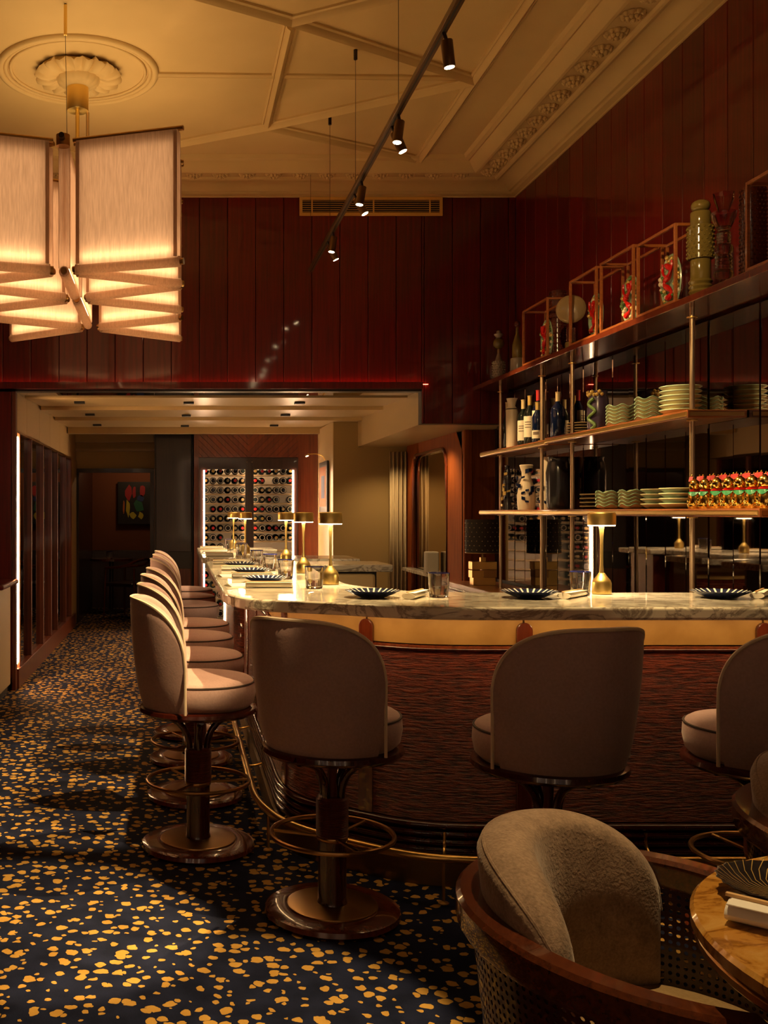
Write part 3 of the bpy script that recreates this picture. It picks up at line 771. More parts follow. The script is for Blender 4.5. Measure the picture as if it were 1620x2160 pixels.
# ================================================================== ARMCHAIRS WITH CANE SIDES (local +Y = facing)
def make_armchair():
    t = thing('armchair', '', 'armchair')
    RR = .325; TH = R(130)
    def hp(th, r): return (r * math.sin(th), -r * math.cos(th))
    def zr(th): return .70 - .05 * (abs(th) / TH) ** 2
    n = 40
    m = MB(); sec = [(-.020, -.055), (.020, -.055), (.026, -.045), (.026, -.004), (.018, .004), (-.018, .004), (-.026, -.004), (-.026, -.045)]
    for k in range(n + 1):
        th = -TH + 2 * TH * k / n
        for dr, dz in sec: x, y = hp(th, RR + dr); m.v.append((x, y, zr(th) + dz))
    L = len(sec)
    for k in range(n):
        for j in range(L): m.f.append((k * L + j, (k + 1) * L + j, (k + 1) * L + (j + 1) % L, k * L + (j + 1) % L))
    m.f += [tuple(range(L)), tuple(range(n * L, (n + 1) * L))]
    m.build('arm_rail', 'arm_wood', t, smooth=35)
    m = MB()
    for k in range(n + 1):
        th = -TH + 2 * TH * k / n
        for dr, z in ((-.02, .31), (.02, .31), (.02, .37), (-.02, .37)): x, y = hp(th, RR - .035 + dr); m.v.append((x, y, z))
    for k in range(n):
        for j in range(4): m.f.append((k * 4 + j, (k + 1) * 4 + j, (k + 1) * 4 + (j + 1) % 4, k * 4 + (j + 1) % 4))
    m.f += [(0, 1, 2, 3), tuple(n * 4 + j for j in range(4))]
    m.build('seat_rail', 'arm_wood', t, smooth=35)
    # cane: a sheet of octagonal eyes between seat rail and arm rail
    cs = .0155; nu = int(2 * TH * RR / cs); nv = 18; m = MB(); h = .36
    for iu in range(nu):
        for iv in range(nv):
            b = len(m.v); cell = []
            for (du, dv) in ((0, 0), (.5, 0), (1, 0), (1, .5), (1, 1), (.5, 1), (0, 1), (0, .5)): cell.append((du, dv))
            hole = [(.5 + .29 * math.cos(a), .5 + .29 * math.sin(a)) for a in [R(225 + 45 * q) for q in range(8)]]
            for (du, dv) in cell + hole:
                u = (iu + du) / nu; v = (iv + dv) / nv; th = -TH + 2 * TH * u; z = .36 + (zr(th) - .05 - .36) * v; r = RR - .035 + .035 * v
                x, y = hp(th, r); m.v.append((x, y, z))
            for q in range(8): m.f.append((b + q, b + (q + 1) % 8, b + 8 + (q + 1) % 8, b + 8 + q))
    o = m.build('cane_panel', 'dark_gloss', t, fix=False); o.modifiers.new('solid', 'SOLIDIFY').thickness = .003
    # seat cushion
    MB().lathe([(.001, .35), (.262, .35), (.27, .38), (.27, .43), (.25, .452), (.15, .462), (.001, .465)], 40).build('seat_cushion', 'seat_weave', t, smooth=60)
    # thick curved back cushion, rising above the rail
    m = MB(); nu = 36; TB = R(76); secs = []
    for iu in range(nu + 1):
        u = -1 + 2 * iu / nu; u = math.copysign(1 - (1 - abs(u)) ** 1.5, u); th = u * TB
        e = math.sqrt(max(0, 1 - abs(u) ** 4)); z0 = .45; zt = .60 + .205 * (max(0, 1 - abs(u) ** 2.6)) ** (1 / 2.2)
        thk = .035 + .070 * e; ro = .302; sec = []
        nv = 10
        for k in range(nv + 1): z = z0 + (zt - .03 - z0) * k / nv; sec.append((ro + .012 * max(0, (z - .66) / .12), z))
        rt = sec[-1][0]
        for k in range(1, 7): a = k / 7 * PI; sec.append((rt - thk / 2 + thk / 2 * math.cos(a), zt - .03 + .03 * math.sin(a)))
        for k in range(nv, -1, -1): z = z0 + (zt - .03 - z0) * k / nv; sec.append((ro + .012 * max(0, (z - .66) / .12) - thk - .015 * math.sin(k / nv * PI), z))
        secs.append((th, sec))
    nS = len(secs[0][1])
    for th, sec in secs:
        for r, z in sec: x, y = hp(th, r); m.v.append((x, y, z))
    for iu in range(nu):
        for j in range(nS): m.f.append((iu * nS + j, (iu + 1) * nS + j, (iu + 1) * nS + (j + 1) % nS, iu * nS + (j + 1) % nS))
    m.f.append(tuple(range(nS))); m.f.append(tuple(reversed(range(nu * nS, (nu + 1) * nS))))
    bc = m.build('back_cushion', 'boucle', t, smooth=70)
    pts = []
    for th, sec in secs: r, z = sec[10]; x, y = hp(th, r - .012); pts.append((x, y, z + .017))
    MB().tube(pts, .004, 6).build('cushion_seam', 'boucle', bc, smooth=True)
    for (a, rr) in ((-110, .29), (110, .29), (-40, .30), (40, .30)):
        x, y = hp(R(a), rr); MB().tube([(x, y, .36), (x * 1.05, y * 1.05, .0)], [.022, .013], 10).build('leg', 'arm_wood', t, smooth=True)
    return t
chair = make_armchair()
chair['label'] = 'taupe upholstered armchair with curved wooden arm rail and cane sides in the foreground'; chair['group'] = 'cane armchairs'
def face(dx, dy): return math.atan2(-dx, dy)
chair.location = (.86, 1.83, 0); chair.rotation_euler = (0, 0, face(.77, -.64))
dup(chair, 'second cane armchair behind the round table, mostly outside the right edge', (1.675, 2.36, 0), face(.30, -.95), 'cane armchairs')

# ================================================================== ROUND TABLE
tb = thing('round_table', 'round amber onyx table with metal-trimmed edge in the foreground corner', 'table', (1.275, 1.50, 0))
TR = .47
MB().lathe([(.001, .722), (TR - .006, .722), (TR, .728), (TR, .744), (TR - .006, .75), (.001, .75)], 72).build('table_top', 'onyx', tb, smooth=40)
MB().lathe([(.36, .700), (TR - .012, .700), (TR - .006, .706), (TR - .006, .716), (TR - .012, .7215), (.36, .7215)], 72).build('table_edge', 'bronze', tb, smooth=40)
MB().lathe([(.24, .0), (.24, .02), (.05, .04), (.045, .66), (.12, .70), (.36, .7005), (.001, .7005)], 40).build('pedestal', 'dark_gloss', tb, smooth=40)

# ================================================================== TABLEWARE
def make_plate(sw=.0035, cnt=24, smat='white_glaze', bmat='navy_ceramic', swirl=0.0, group='fluted navy plates'):
    t = thing('plate', '', 'plate', group=group)
    n = 72
    MB().lathe([(.001, .004), (.045, .0), (.058, .004), (.085, .016), (.106, .026), (.108, .028), (.104, .029), (.084, .020), (.056, .009), (.001, .008)], n,
               rfun=lambda a, z: 1 + (.022 * math.cos(24 * a) if z > .012 else 0)).build('dish', bmat, t, smooth=60)
    for k in range(cnt):
        m = MB()
        for (r, z) in ((.020, .0086), (.040, .0092), (.060, .0115), (.083, .0208), (.106, .0305))[0 if swirl else 2:]:
            a = 2 * PI * k / cnt + swirl * (1 - r / .106); c, s_ = math.cos(a), math.sin(a)
            for o in (-sw, sw): m.v.append((r * c - o * s_, r * s_ + o * c, z))
        m.f = [(2 * q, 2 * q + 1, 2 * q + 3, 2 * q + 2) for q in range(len(m.v) // 2 - 1)]; m.build('pale_stripe', smat, t, fix=False)
    return t
def make_napkin(mat='linen'):
    t = thing('napkin', '', 'napkin', group='rolled napkins')
    prof = [(.026 * math.cos(a) , .012 + .012 * math.sin(a)) for a in [2 * PI * k / 14 for k in range(14)]]
    m = MB(); nx = 8
    for k in range(nx + 1):
        x = -.105 + .21 * k / nx
        for (u, z) in prof: m.v.append((x, u, z))
    for k in range(nx):
        for j in range(14): m.f.append((k * 14 + j, (k + 1) * 14 + j, (k + 1) * 14 + (j + 1) % 14, k * 14 + (j + 1) % 14))
    m.f += [tuple(range(14)), tuple(range(nx * 14, nx * 14 + 14))]
    m.build('roll', mat, t, smooth=50)
    MB().box(-.103, .103, -.026, .0, .0235, .0255).build('fold', mat, t, bevel=.001)
    MB().bar((-.11, .004, .0275), (.10, -.004, .0275), .006, .004).build('chopsticks', 'chopstick', t)
    return t
def make_glass():
    t = thing('tumbler', '', 'glass', group='clear tumblers with blue rims')
    MB().lathe([(.001, 0), (.034, 0), (.037, .004), (.040, .05), (.0425, .098), (.0405, .098), (.038, .05), (.034, .012), (.001, .010)], 28).build('bowl', 'glass', t, smooth=50)
    MB().lathe([(.0428, .0955), (.0430, .0985), (.0404, .0985), (.0404, .0955)], 28, loop=True).build('blue_rim', 'blue_glass', t, smooth=50)
    return t
def make_lamp():
    t = thing('table_lamp', '', 'lamp', group='brass cordless table lamps')
    MB().lathe([(.001, 0), (.036, 0), (.0385, .003), (.0385, .045), (.034, .058), (.022, .072), (.013, .086), (.001, .09)], 36).build('base', 'brass_brushed', t, smooth=35)
    MB().lathe([(.0095, .085), (.0065, .12), (.0060, .22), (.0085, .265), (.013, .292)], 16).build('stem', 'brass_brushed', t, smooth=40)
    MB().lathe([(.001, .333), (.050, .331), (.0535, .2855), (.0555, .2855), (.0555, .330), (.052, .337), (.001, .339)], 40).build('shade', 'brass_brushed', t, smooth=35)
    MB().lathe([(.014, .2820), (.0530, .2820), (.0530, .2925), (.014, .2925)], 32).build('diffuser', 'lamp_glow', t)
    return t
plate, napkin, glass_, lamp = make_plate(), make_napkin(), make_glass(), make_lamp()
first = set()
def put(proto, label, loc, rz=0):
    if proto.name not in first:
        first.add(proto.name); proto['label'] = label; proto.location = loc; proto.rotation_euler = (0, 0, rz); return proto
    return dup(proto, label, loc, rz)
T = ZT + .0005
for (x, y, l) in ((.716, 4.80, 'brass table lamp on the near bar corner, tallest of the group left of centre'), (.70, 5.70, 'brass table lamp on the near bar, second back from the corner'),
                  (.73, 6.90, 'brass table lamp at the rear end of the near bar'), (.55, 8.35, 'brass table lamp at the front of the farther bar'),
                  (.515, 9.45, 'brass table lamp at the back of the farther bar by the wine cabinet'), (1.755, 4.24, 'brass table lamp standing alone on the right front of the bar')):
    put(lamp, l, (x, y, T))
    light('lamp_light', 'AREA', (x, y, T + .280), 5.5, (1.0, .70, .36), (0, 0, 0), shape='DISK', size=.1)
for (x, y, l) in ((.775, 4.08, 'fluted navy plate on the curved front of the bar beside a rolled napkin'), (1.39, 4.05, 'fluted navy plate at the middle front of the bar left of the lone lamp'),
                  (2.147, 4.05, 'fluted navy plate at the right end of the bar'), (.42, 4.93, 'fluted navy plate behind the nearest aisle-side napkin'),
                  (.40, 5.62, 'fluted navy plate behind the second aisle-side napkin'), (.39, 6.32, 'fluted navy plate behind the third aisle-side napkin')):
    put(plate, l, (x, y, T))
for (x, y, a, l) in ((.41, 4.60, 0, 'rolled napkin nearest the camera on the aisle side of the bar'), (.385, 5.28, 2, 'second rolled napkin along the aisle side of the bar'),
                     (.36, 5.97, -2, 'third rolled napkin along the aisle side of the bar'), (.335, 6.68, 1, 'fourth rolled napkin at the rear corner of the near bar'),
                     (.945, 4.07, 62, 'rolled napkin between the curved-front plate and a tumbler'), (1.575, 4.08, 50, 'rolled napkin beside the middle plate near the lone lamp'),
                     (2.33, 4.10, 55, 'rolled napkin beside the right-end plate, at the right edge'), (.32, 7.85, 0, 'rolled napkin at the front of the farther bar'),
                     (.31, 8.6, 0, 'rolled napkin midway along the farther bar'), (.31, 9.35, 0, 'rolled napkin at the far end of the farther bar')):
    put(napkin, l, (x, y, T), R(a))
for (x, y, l) in ((1.04, 4.08, 'clear tumbler on the front of the bar right of the first napkin'), (1.64, 4.17, 'clear tumbler beside the lone lamp on the right of the bar'),
                  (.606, 4.55, 'clear tumbler in front of the tallest lamp at the bar corner'), (.55, 5.22, 'clear tumbler left of the second lamp on the near bar'),
                  (.53, 5.9, 'third clear tumbler along the aisle side of the near bar'), (.50, 6.5, 'fourth clear tumbler along the aisle side of the near bar'),
                  (.48, 7.75, 'clear tumbler at the front of the farther bar'), (.50, 8.0, 'clear tumbler in front of the first lamp on the farther bar'), (.46, 9.1, 'clear tumbler before the last lamp on the farther bar')):
    put(glass_, l, (x, y, T))
for (x, y, a, l) in ((.285, 4.72, 20, 'nearest folded paper menu left of the napkins on the aisle side'), (.275, 5.4, 18, 'second folded paper menu on the aisle side of the bar')):
    m = MB(); m.v = [(-.06, -.05, 0), (.06, -.05, 0), (.06, .05, 0), (-.06, .05, 0), (-.06, 0, .012), (.06, 0, .012)]; m.f = [(0, 1, 5, 4), (4, 5, 2, 3), (0, 4, 3), (1, 2, 5), (0, 3, 2, 1)]
    o = m.build('menu_card', 'paper'); o.location = (x, y, T); o.rotation_euler = (0, 0, R(a)); tag(o, l, 'menu', 'folded menus')
# on the round table
pl = make_plate(.0008, 36, 'foil_gold', 'black_ceramic', .9, 'tableware on the round table'); pl['label'] = 'black plate with fine swirling gold ribs on the round onyx table'; pl.location = (1.025, 1.72, .7505)
nk = dup(napkin, 'white rolled napkin lying along the edge of the round onyx table', (.985, 1.548, .7505), R(-42), 'tableware on the round table', 1.3)
for c in nk.children:
    if c.name.startswith(('roll', 'fold')): c.data = c.data.copy(); c.data.materials[0] = MATS['linen_cool']

# ================================================================== CHANDELIER
CX = -.56; ZB, ZTOP = 2.585, 3.215
ch = thing('chandelier', 'large pleated fabric chandelier of angled lit panels on brass rods', 'chandelier', (CX, 5.75, 0))
def lp(x, y): return Vector((x - CX, y - 5.75, 0))
def panel(a, b, inset=.0):
    a, b = lp(*a), lp(*b); d = (b - a); L = d.length; d.normalize(); sd = Vector((-d.y, d.x, 0)); hw = .0265
    def q(t, o, z): p = a + d * t + sd * o; return (p.x, p.y, z)
    m = MB(); nz = 6
    i0, i1 = .012, L - .012
    for sgn in (1, -1):
        m.quad(q(i0, sgn * hw, ZB + .015), q(i1, sgn * hw, ZB + .015), q(i1, sgn * hw, ZTOP - .012), q(i0, sgn * hw, ZTOP - .012))
    m.quad(q(i0, hw, ZB + .015), q(i0, -hw, ZB + .015), q(i0, -hw, ZTOP - .012), q(i0, hw, ZTOP - .012))
    m.quad(q(i1, hw, ZB + .015), q(i1, -hw, ZB + .015), q(i1, -hw, ZTOP - .012), q(i1, hw, ZTOP - .012))
    pn = m.build('fabric_panel', 'shade_fabric', ch, fix=False)
    for t in (i0 + .008, i1 - .008):
        for sgn in (1, -1): MB().bar(q(t, sgn * (hw + .001), ZB + .02), q(t, sgn * (hw + .001), ZTOP - .02), .018, .0016, up=tuple(sd)).build('hem', 'shade_fabric', pn)
    MB().tube([q(-.012, 0, ZTOP), q(L + .012, 0, ZTOP)], .0125, 12).build('top_rod', 'bronze', ch, smooth=40)
    rl = MB().tube([q(.004, 0, ZB), q(L - .004, 0, ZB)], .0262, 14).build('bottom_roller', 'shade_fabric', ch, smooth=40)
    MB().tube([q(-.014, 0, ZB), q(.004, 0, ZB)], .0165, 12).tube([q(L - .004, 0, ZB), q(L + .014, 0, ZB)], .0165, 12).build('roller_cap', 'bronze', rl, smooth=40)
    MB().tube([q(.04, 0, ZB + .052), q(L - .04, 0, ZB + .052)], .007, 6).build('light_tube', 'led_chandelier', ch)
    MB().quad(q(.03, 0, ZB + .07), q(L - .03, 0, ZB + .07), q(L - .03, 0, ZTOP - .06), q(.03, 0, ZTOP - .06)).build('backlight_sheet', 'led_backlight', ch, fix=False)
hubs = (5.00, 5.66, 6.55)
for sx in (1, -1):
    for hy, (dn, df) in zip(hubs, ((-.16, .29), (-.31, .31), (-.30, .42))):
        a = (CX + sx * .062, hy); panel(a if dn > -.2 else (a[0], hy - .012), (CX + sx * .575, hy + dn)); panel((a[0], hy + .05), (CX + sx * .575, hy + df + .02))
panel((CX, 5.04), (CX - .005, 5.60)); panel((CX - .005, 5.72), (CX - .01, 6.5))
for hy in hubs: MB().lathe([(.001, ZTOP - .03), (.034, ZTOP - .03), (.034, ZTOP + .025), (.001, ZTOP + .03)], 16, tuple(lp(CX, hy))).build('hub', 'bronze', ch, smooth=40)
MB().tube([tuple(lp(CX, hubs[0]) + Vector((0, -.03, ZTOP))), tuple(lp(CX, hubs[2]) + Vector((0, .03, ZTOP)))], .014, 10).build('spine_rod', 'bronze', ch, smooth=40)
MB().tube([tuple(lp(CX, hubs[0]) + Vector((0, -.03, ZTOP))), tuple(lp(CX, hubs[0]) + Vector((0, -.075, ZTOP)))], .014, 10).build('spine_rod_end', 'dark_metal', ch, smooth=40)
light('chandelier_uplight', 'AREA', (CX, 5.75, ZTOP + .03), 9, (1.0, .66, .30), (R(180), 0, 0), shape='RECTANGLE', size=.9, size_y=1.8)  # area lamp added above the chandelier to brighten the ceiling
# canopy and suspension rods
c0 = lp(RX - .003, 6.04)
MB().lathe([(.001, 3.765), (.062, 3.765), (.064, 3.77), (.064, 3.905), (.001, 3.91)], 32, (c0.x, c0.y, 0)).build('canopy', 'brass_brushed', ch, smooth=35)
MB().lathe([(.046, 3.905), (.046, 3.99)], 20, (c0.x, c0.y, 0)).build('canopy_neck', 'dark_metal', ch, smooth=35)
MB().tube([(c0.x, c0.y - .02, 3.77), (c0.x, c0.y - .02, ZTOP)], .012, 10).build('rod', 'brass_brushed', ch, smooth=40)
MB().tube([(c0.x + .055, c0.y + .04, 3.77), (c0.x + .055, c0.y + .04, ZTOP)], .010, 10).build('rod', 'post_brass', ch, smooth=40)
e0 = lp(-.575, 5.24)
MB().tube([(e0.x, e0.y, 3.995), (e0.x, e0.y, 3.84)], .009, 8).build('wire_sleeve', 'brass_brushed', ch, smooth=40)
MB().tube([(e0.x, e0.y, 3.84), (e0.x + .01, e0.y, ZTOP)], .0015, 5).build('wire', 'dark_metal', ch)

# ================================================================== TRACK LIGHT
tr = thing('track_light', 'bronze suspended track with adjustable spotlight heads running along the ceiling', 'track light')
TX, TZ = 1.0, 3.22
MB().box(TX - .016, TX + .016, 2.2, 7.72, TZ - .012, TZ + .012).build('track', 'track_bronze', tr, bevel=.002)
MB().box(TX - .004, TX + .004, 2.2, 7.7, TZ - .0125, TZ - .0115).build('track_slot', 'black', tr)
for wy in (2.7, 3.65, 4.64, 5.76, 6.73, 7.71):
    wr_ = MB().tube([(TX, wy, TZ), (TX, wy, ZC - .05)], .0014, 5).build('wire', 'dark_metal', tr)
    MB().lathe([(.001, ZC - .055), (.011, ZC - .055), (.011, ZC), (.001, ZC)], 10, (TX, wy, 0)).build('ceiling_cup', 'dark_metal', wr_, smooth=40)
HEADS = [  # y on track, target, energy, cone angle
    (3.86, (1.5, 4.08, 1.06), 75, 38), (4.66, (.45, 4.42, 1.0), 175, 42), (4.80, (2.45, 4.45, 1.42), 85, 36), (5.60, (.30, 5.5, 1.0), 150, 42), (5.82, (2.40, 5.4, 1.95), 80, 38), (6.62, (.30, 6.4, 1.0), 120, 42), (6.85, (2.4, 6.9, 1.75), 70, 38),
    (2.5, (-.48, 3.5, 0), 240, 20), (2.75, (-.55, 4.9, 0), 190, 18), (2.2, (.15, 2.75, 0), 170, 24), (3.3, (2.1, 4.1, 1.06), 60, 34), (2.3, (1.12, 1.75, .75), 60, 32), (3.2, (2.35, 5.3, 2.5), 36, 34)]
SPOTK = 2.6
for (hy, tgt, en, cone) in HEADS:
    p = Vector((TX + .012, hy, TZ - .03)); d = (Vector(tgt) - p).normalized()
    vis = Vector((0.13 * d.x, .13 * d.y, -1)).normalized() if True else d
    aim = (d * .55 + Vector((0, 0, -1)) * .45).normalized()
    a, b = p + aim * .012, p + aim * .112
    hd = MB().tube([tuple(a), tuple(a + aim * .002), tuple(b)], [.021, .0225, .0225], 18).build('spot_head', 'track_bronze', tr, smooth=40)
    MB().tube([tuple(p + Vector((-.012, 0, .03))), tuple(p + Vector((-.006, 0, .01))), tuple(a)], .007, 6).build('swivel', 'dark_metal', hd)
    MB().tube([tuple(b), tuple(b + aim * .0012)], .0185, 16).build('lens', 'spot_glow', hd)
    sp = light('spot_beam', 'SPOT', tuple(b + d * .02), en * SPOTK, (1.0, .67, .29), spot_size=R(cone), spot_blend=.35, shadow_soft_size=.018)
    sp.rotation_euler = d.to_track_quat('-Z', 'Y').to_euler()

# ================================================================== AIR VENT on the back wall
vt = thing('air_vent', 'long brass-framed ventilation grille high on the red wall', 'vent', (XY(783, YB - .02), YB - .004, 0))
VW, VZ0, VZ1 = 1.115 / 2, EYE + (PY - 456) * YB / F, EYE + (PY - 417) * YB / F
fm = MB(); t_ = .022
fm.box(-VW, VW, -.014, 0, VZ0, VZ0 + t_).box(-VW, VW, -.014, 0, VZ1 - t_, VZ1).box(-VW, -VW + t_, -.014, 0, VZ0 + t_, VZ1 - t_).box(VW - t_, VW, -.014, 0, VZ0 + t_, VZ1 - t_)
fm.build('frame', 'gold_paint', vt)
MB().box(-VW + .01, VW - .01, -.003, 0, VZ0 + .01, VZ1 - .01).build('backing', 'black', vt)
for k in range(6):
    z = VZ0 + t_ + (VZ1 - VZ0 - 2 * t_) * (k + .5) / 6; MB().obox((0, -.008, z), (VW - t_, 0, 0), (0, .004, .002), (0, 0, .0018)).build('slat', 'gold_paint', vt)
for u in (-.46, .02, .46): MB().box(u - .005, u + .005, -.013, -.002, VZ0 + t_, VZ1 - t_).build('mullion', 'gold_paint', vt)

# ================================================================== BACK BAR, SHELVING
def multi(parts, name, smooth=45):
    """one mesh, several materials: parts = [(MB, material)]"""
    v, f, idx, mats = [], [], [], []
    for m, mat in parts:
        b = len(v); v += m.v; f += [tuple(b + k for k in q) for q in m.f]
        if mat not in mats: mats.append(mat)
        idx += [mats.index(mat)] * len(m.f)
    me = bpy.data.meshes.new(name); me.from_pydata(v, [], f)
    for mt in mats: me.materials.append(MATS[mt])
    me.polygons.foreach_set('material_index', idx); me.polygons.foreach_set('use_smooth', [True] * len(f))
    bm = bmesh.new(); bm.from_mesh(me); bmesh.ops.recalc_face_normals(bm, faces=bm.faces); bm.to_mesh(me); bm.free()
    me.set_sharp_from_angle(angle=R(smooth)); me.update(); return me
bb = thing('back_bar', 'low wooden back bar cabinet under the mirrored shelves', 'cabinet', (2.38, 6.4, 0))
MB().box(-.18, .18, -1.9, 1.9, .06, .80).build('body', 'mahogany', bb)
MB().box(-.20, .185, -1.92, 1.92, .80, .84).build('top', 'amber_wood', bb, bevel=.006)
for k in range(5):
    d = MB().box(-.197, -.181, -1.88 + k * .76, -1.88 + k * .76 + .74, .10, .78).build('door', 'red_wood', bb, bevel=.003)
    MB().tube([(-.21, -1.88 + k * .76 + .68, .5), (-.21, -1.88 + k * .76 + .68, .62)], .005, 6).build('handle', 'brass', d)
sh = thing('shelving_unit', 'brass and wood bar shelving mounted in front of the mirror', 'shelf')
def shelf(x0, y0, y1, zt, th=.036, name='shelf', ch=.0):
    m = MB(); xb = XM - .005 if name == 'shelf' else XR - .01; poly = [(x0, y0), (xb, y0), (xb, y1), (x0, y1)]
    m.prism(poly, zt - th, zt); s_ = m.build(name, 'amber_wood' if name == 'shelf' else 'mahogany', sh, bevel=.003)
    if name == 'shelf':
        MB().box(x0 - .006, x0 + .006, y0 + .004, y1 - .004, zt - th + .006, zt - .008).build('brass_edge', 'brass', s_, bevel=.004)
        MB().box(x0 + .01, XM - .02, y0 - .004, y0 + .004, zt - th + .009, zt - .010).build('brass_inlay', 'bronze', s_)
    return s_
shelf(2.30, 3.0, 7.98, 2.375, .032, 'top_shelf')
shelf(2.30, 4.62, 6.42, 1.862); shelf(2.35, 6.50, 7.96, 1.862)
shelf(2.30, 4.05, 6.46, 1.415); shelf(2.35, 6.54, 7.98, 1.415); shelf(2.36, 3.1, 3.97, 1.415)
for (px, x) in ((1056, 2.41), (1143, 2.40), (1207, 2.38), (1460, 2.37)):
    y = x * F / (px - PX)
    for (z0, z1) in ((.84, 1.379), (1.416, 1.826), (1.863, 2.343)):
        p_ = MB().tube([(x, y, z0), (x, y, z1)], .0115, 12).build('post', 'post_brass', sh, smooth=40)
        for zz in (z1 - .05, z0 + .004) if z1 > 2 else (z1 - .008,): MB().lathe([(.012, 0), (.024, .001), (.024, .006), (.012, .007)], 14, (x, y, zz)).build('collar', 'brass', p_, smooth=40)

# ---- bottles on the middle shelf
def bottle_mb(h, r, neck=.013, sh_=.62):
    return MB().lathe([(.001, .002), (r * .9, 0), (r, .006), (r, h * sh_), (r * .86, h * (sh_ + .06)), (neck * 1.3, h * (sh_ + .15)), (neck, h * (sh_ + .2)), (neck, h * .985), (neck * 1.15, h * .99), (neck * 1.15, h), (.001, h)], 22)
def bottle(label, x, y, z, h, r, mat, foil, lab=None, cat='bottle'):
    t = thing('bottle', label, cat, (x, y, z), 0, 'bottles on the middle shelf')
    bottle_mb(h, r).build('body', mat, t, smooth=45)
    MB().lathe([(.0142, h * .80), (.0145, h * .985), (.0165, h * .99), (.0165, h * 1.004), (.001, h * 1.005)], 16).build('capsule', foil, t, smooth=40)
    if lab:
        m = MB(); n = 12
        for k in range(n + 1):
            a = R(150 + 150 * k / n)
            for zz in (h * lab[0], h * lab[1]): m.v.append(((r + .0012) * math.cos(a), (r + .0012) * math.sin(a), zz))
        for k in range(n): m.f.append((2 * k, 2 * k + 2, 2 * k + 3, 2 * k + 1))
        lb = m.build('label', 'label_paper', t, smooth=True, fix=False)
        m = MB()
        for zz in (.45, .58, .70):
            for k in range(4, 9):
                a0, a1 = R(150 + 150 * k / n), R(150 + 150 * (k + .8) / n); z0 = h * (lab[0] + (lab[1] - lab[0]) * zz); q = r + .002
                m.quad((q * math.cos(a0), q * math.sin(a0), z0), (q * math.cos(a1), q * math.sin(a1), z0), (q * math.cos(a1), q * math.sin(a1), z0 + .006), (q * math.cos(a0), q * math.sin(a0), z0 + .006))
        m.build('label_print', 'label_print', lb, fix=False)
    return t
ZM = 1.8625
bottle('slim dark bottle with pale capsule at the far end of the middle shelf', 2.48, 7.70, ZM, .36, .032, 'bottle_dark', 'foil_cream')
bottle('dark wine bottle with large cream label and cream capsule, left of the labelled trio', 2.43, 7.20, ZM, .325, .038, 'bottle_dark', 'foil_cream', (.12, .55))
bottle('dark wine bottle with cream label in the middle of the labelled trio', 2.42, 7.04, ZM, .335, .038, 'bottle_dark', 'foil_gold', (.15, .58))
bottle('dark wine bottle with red capsule and cream label, right of the labelled trio', 2.44, 6.93, ZM, .36, .038, 'bottle_blue', 'foil_red', (.25, .62))
bottle('squat dark blue bottle with cream capsule beside the brass post', 2.45, 6.60, ZM, .31, .045, 'bottle_blue', 'foil_cream', None)
bottle('dark bottle with small pale label in front of the brass post', 2.40, 6.83, ZM, .27, .035, 'bottle_blue', 'foil_gold', (.1, .3))
# pale frosted decanter with a twisted body
m = MB(); n = 20
t = thing('decanter', 'pale frosted rippled decanter with flared mouth among the bottles', 'decanter', (2.42, 7.42, ZM))
MB().lathe([(.001, .0), (.036, 0), (.040, .02), (.038, .08), (.042, .14), (.039, .20), (.043, .26), (.038, .285), (.026, .305), (.034, .345), (.040, .36), (.036, .36), (.022, .31), (.001, .30)], 26, rfun=lambda a, z: 1 + .05 * math.sin(3 * a + z * 60)).build('body', 'cream_ceramic', t, smooth=60)
MB().ring((0, 0, .283), .040, .004, 26, 6).build('collar', 'stoneware', t, smooth=True)
# relief vase
def relief_vase(name, label, loc, h, r, body, r1, r2, group=None):
    t = thing(name, label, 'vase', loc, 0, group)
    MB().lathe([(.001, 0), (r * .8, 0), (r * .95, .02), (r, h * .45), (r * .92, h * .8), (r * .78, h * .9), (r * .85, h), (r * .7, h), (r * .65, h * .9), (.001, h * .88)], 28).build('body', body, t, smooth=60)
    pts = [(1.06 * r * math.cos(R(215) + .35 * math.sin(k * 1.1)), 1.06 * r * math.sin(R(215) + .35 * math.sin(k * 1.1)), h * (.06 + k * .062)) for k in range(13)]
    MB().tube(chaikin(pts, 2), r * .16, 8).build('relief_creature', r1, t, smooth=True)
    for k in range(9):
        a = R(150 + 15 * k); MB().lathe([(.001, -.012), (.010, -.005), (.012, .004), (.001, .012)], 8, (r * .86 * math.cos(a), r * .86 * math.sin(a), h * (.93 + .05 * math.sin(k * 2)))).build('relief_knob', r2, t, smooth=True)
    return t
relief_vase('vase', 'dark purple vase with green and gold relief figure on the middle shelf', (2.43, 5.92, ZM), .235, .062, 'purple_ceramic', 'foil_green', 'foil_gold')
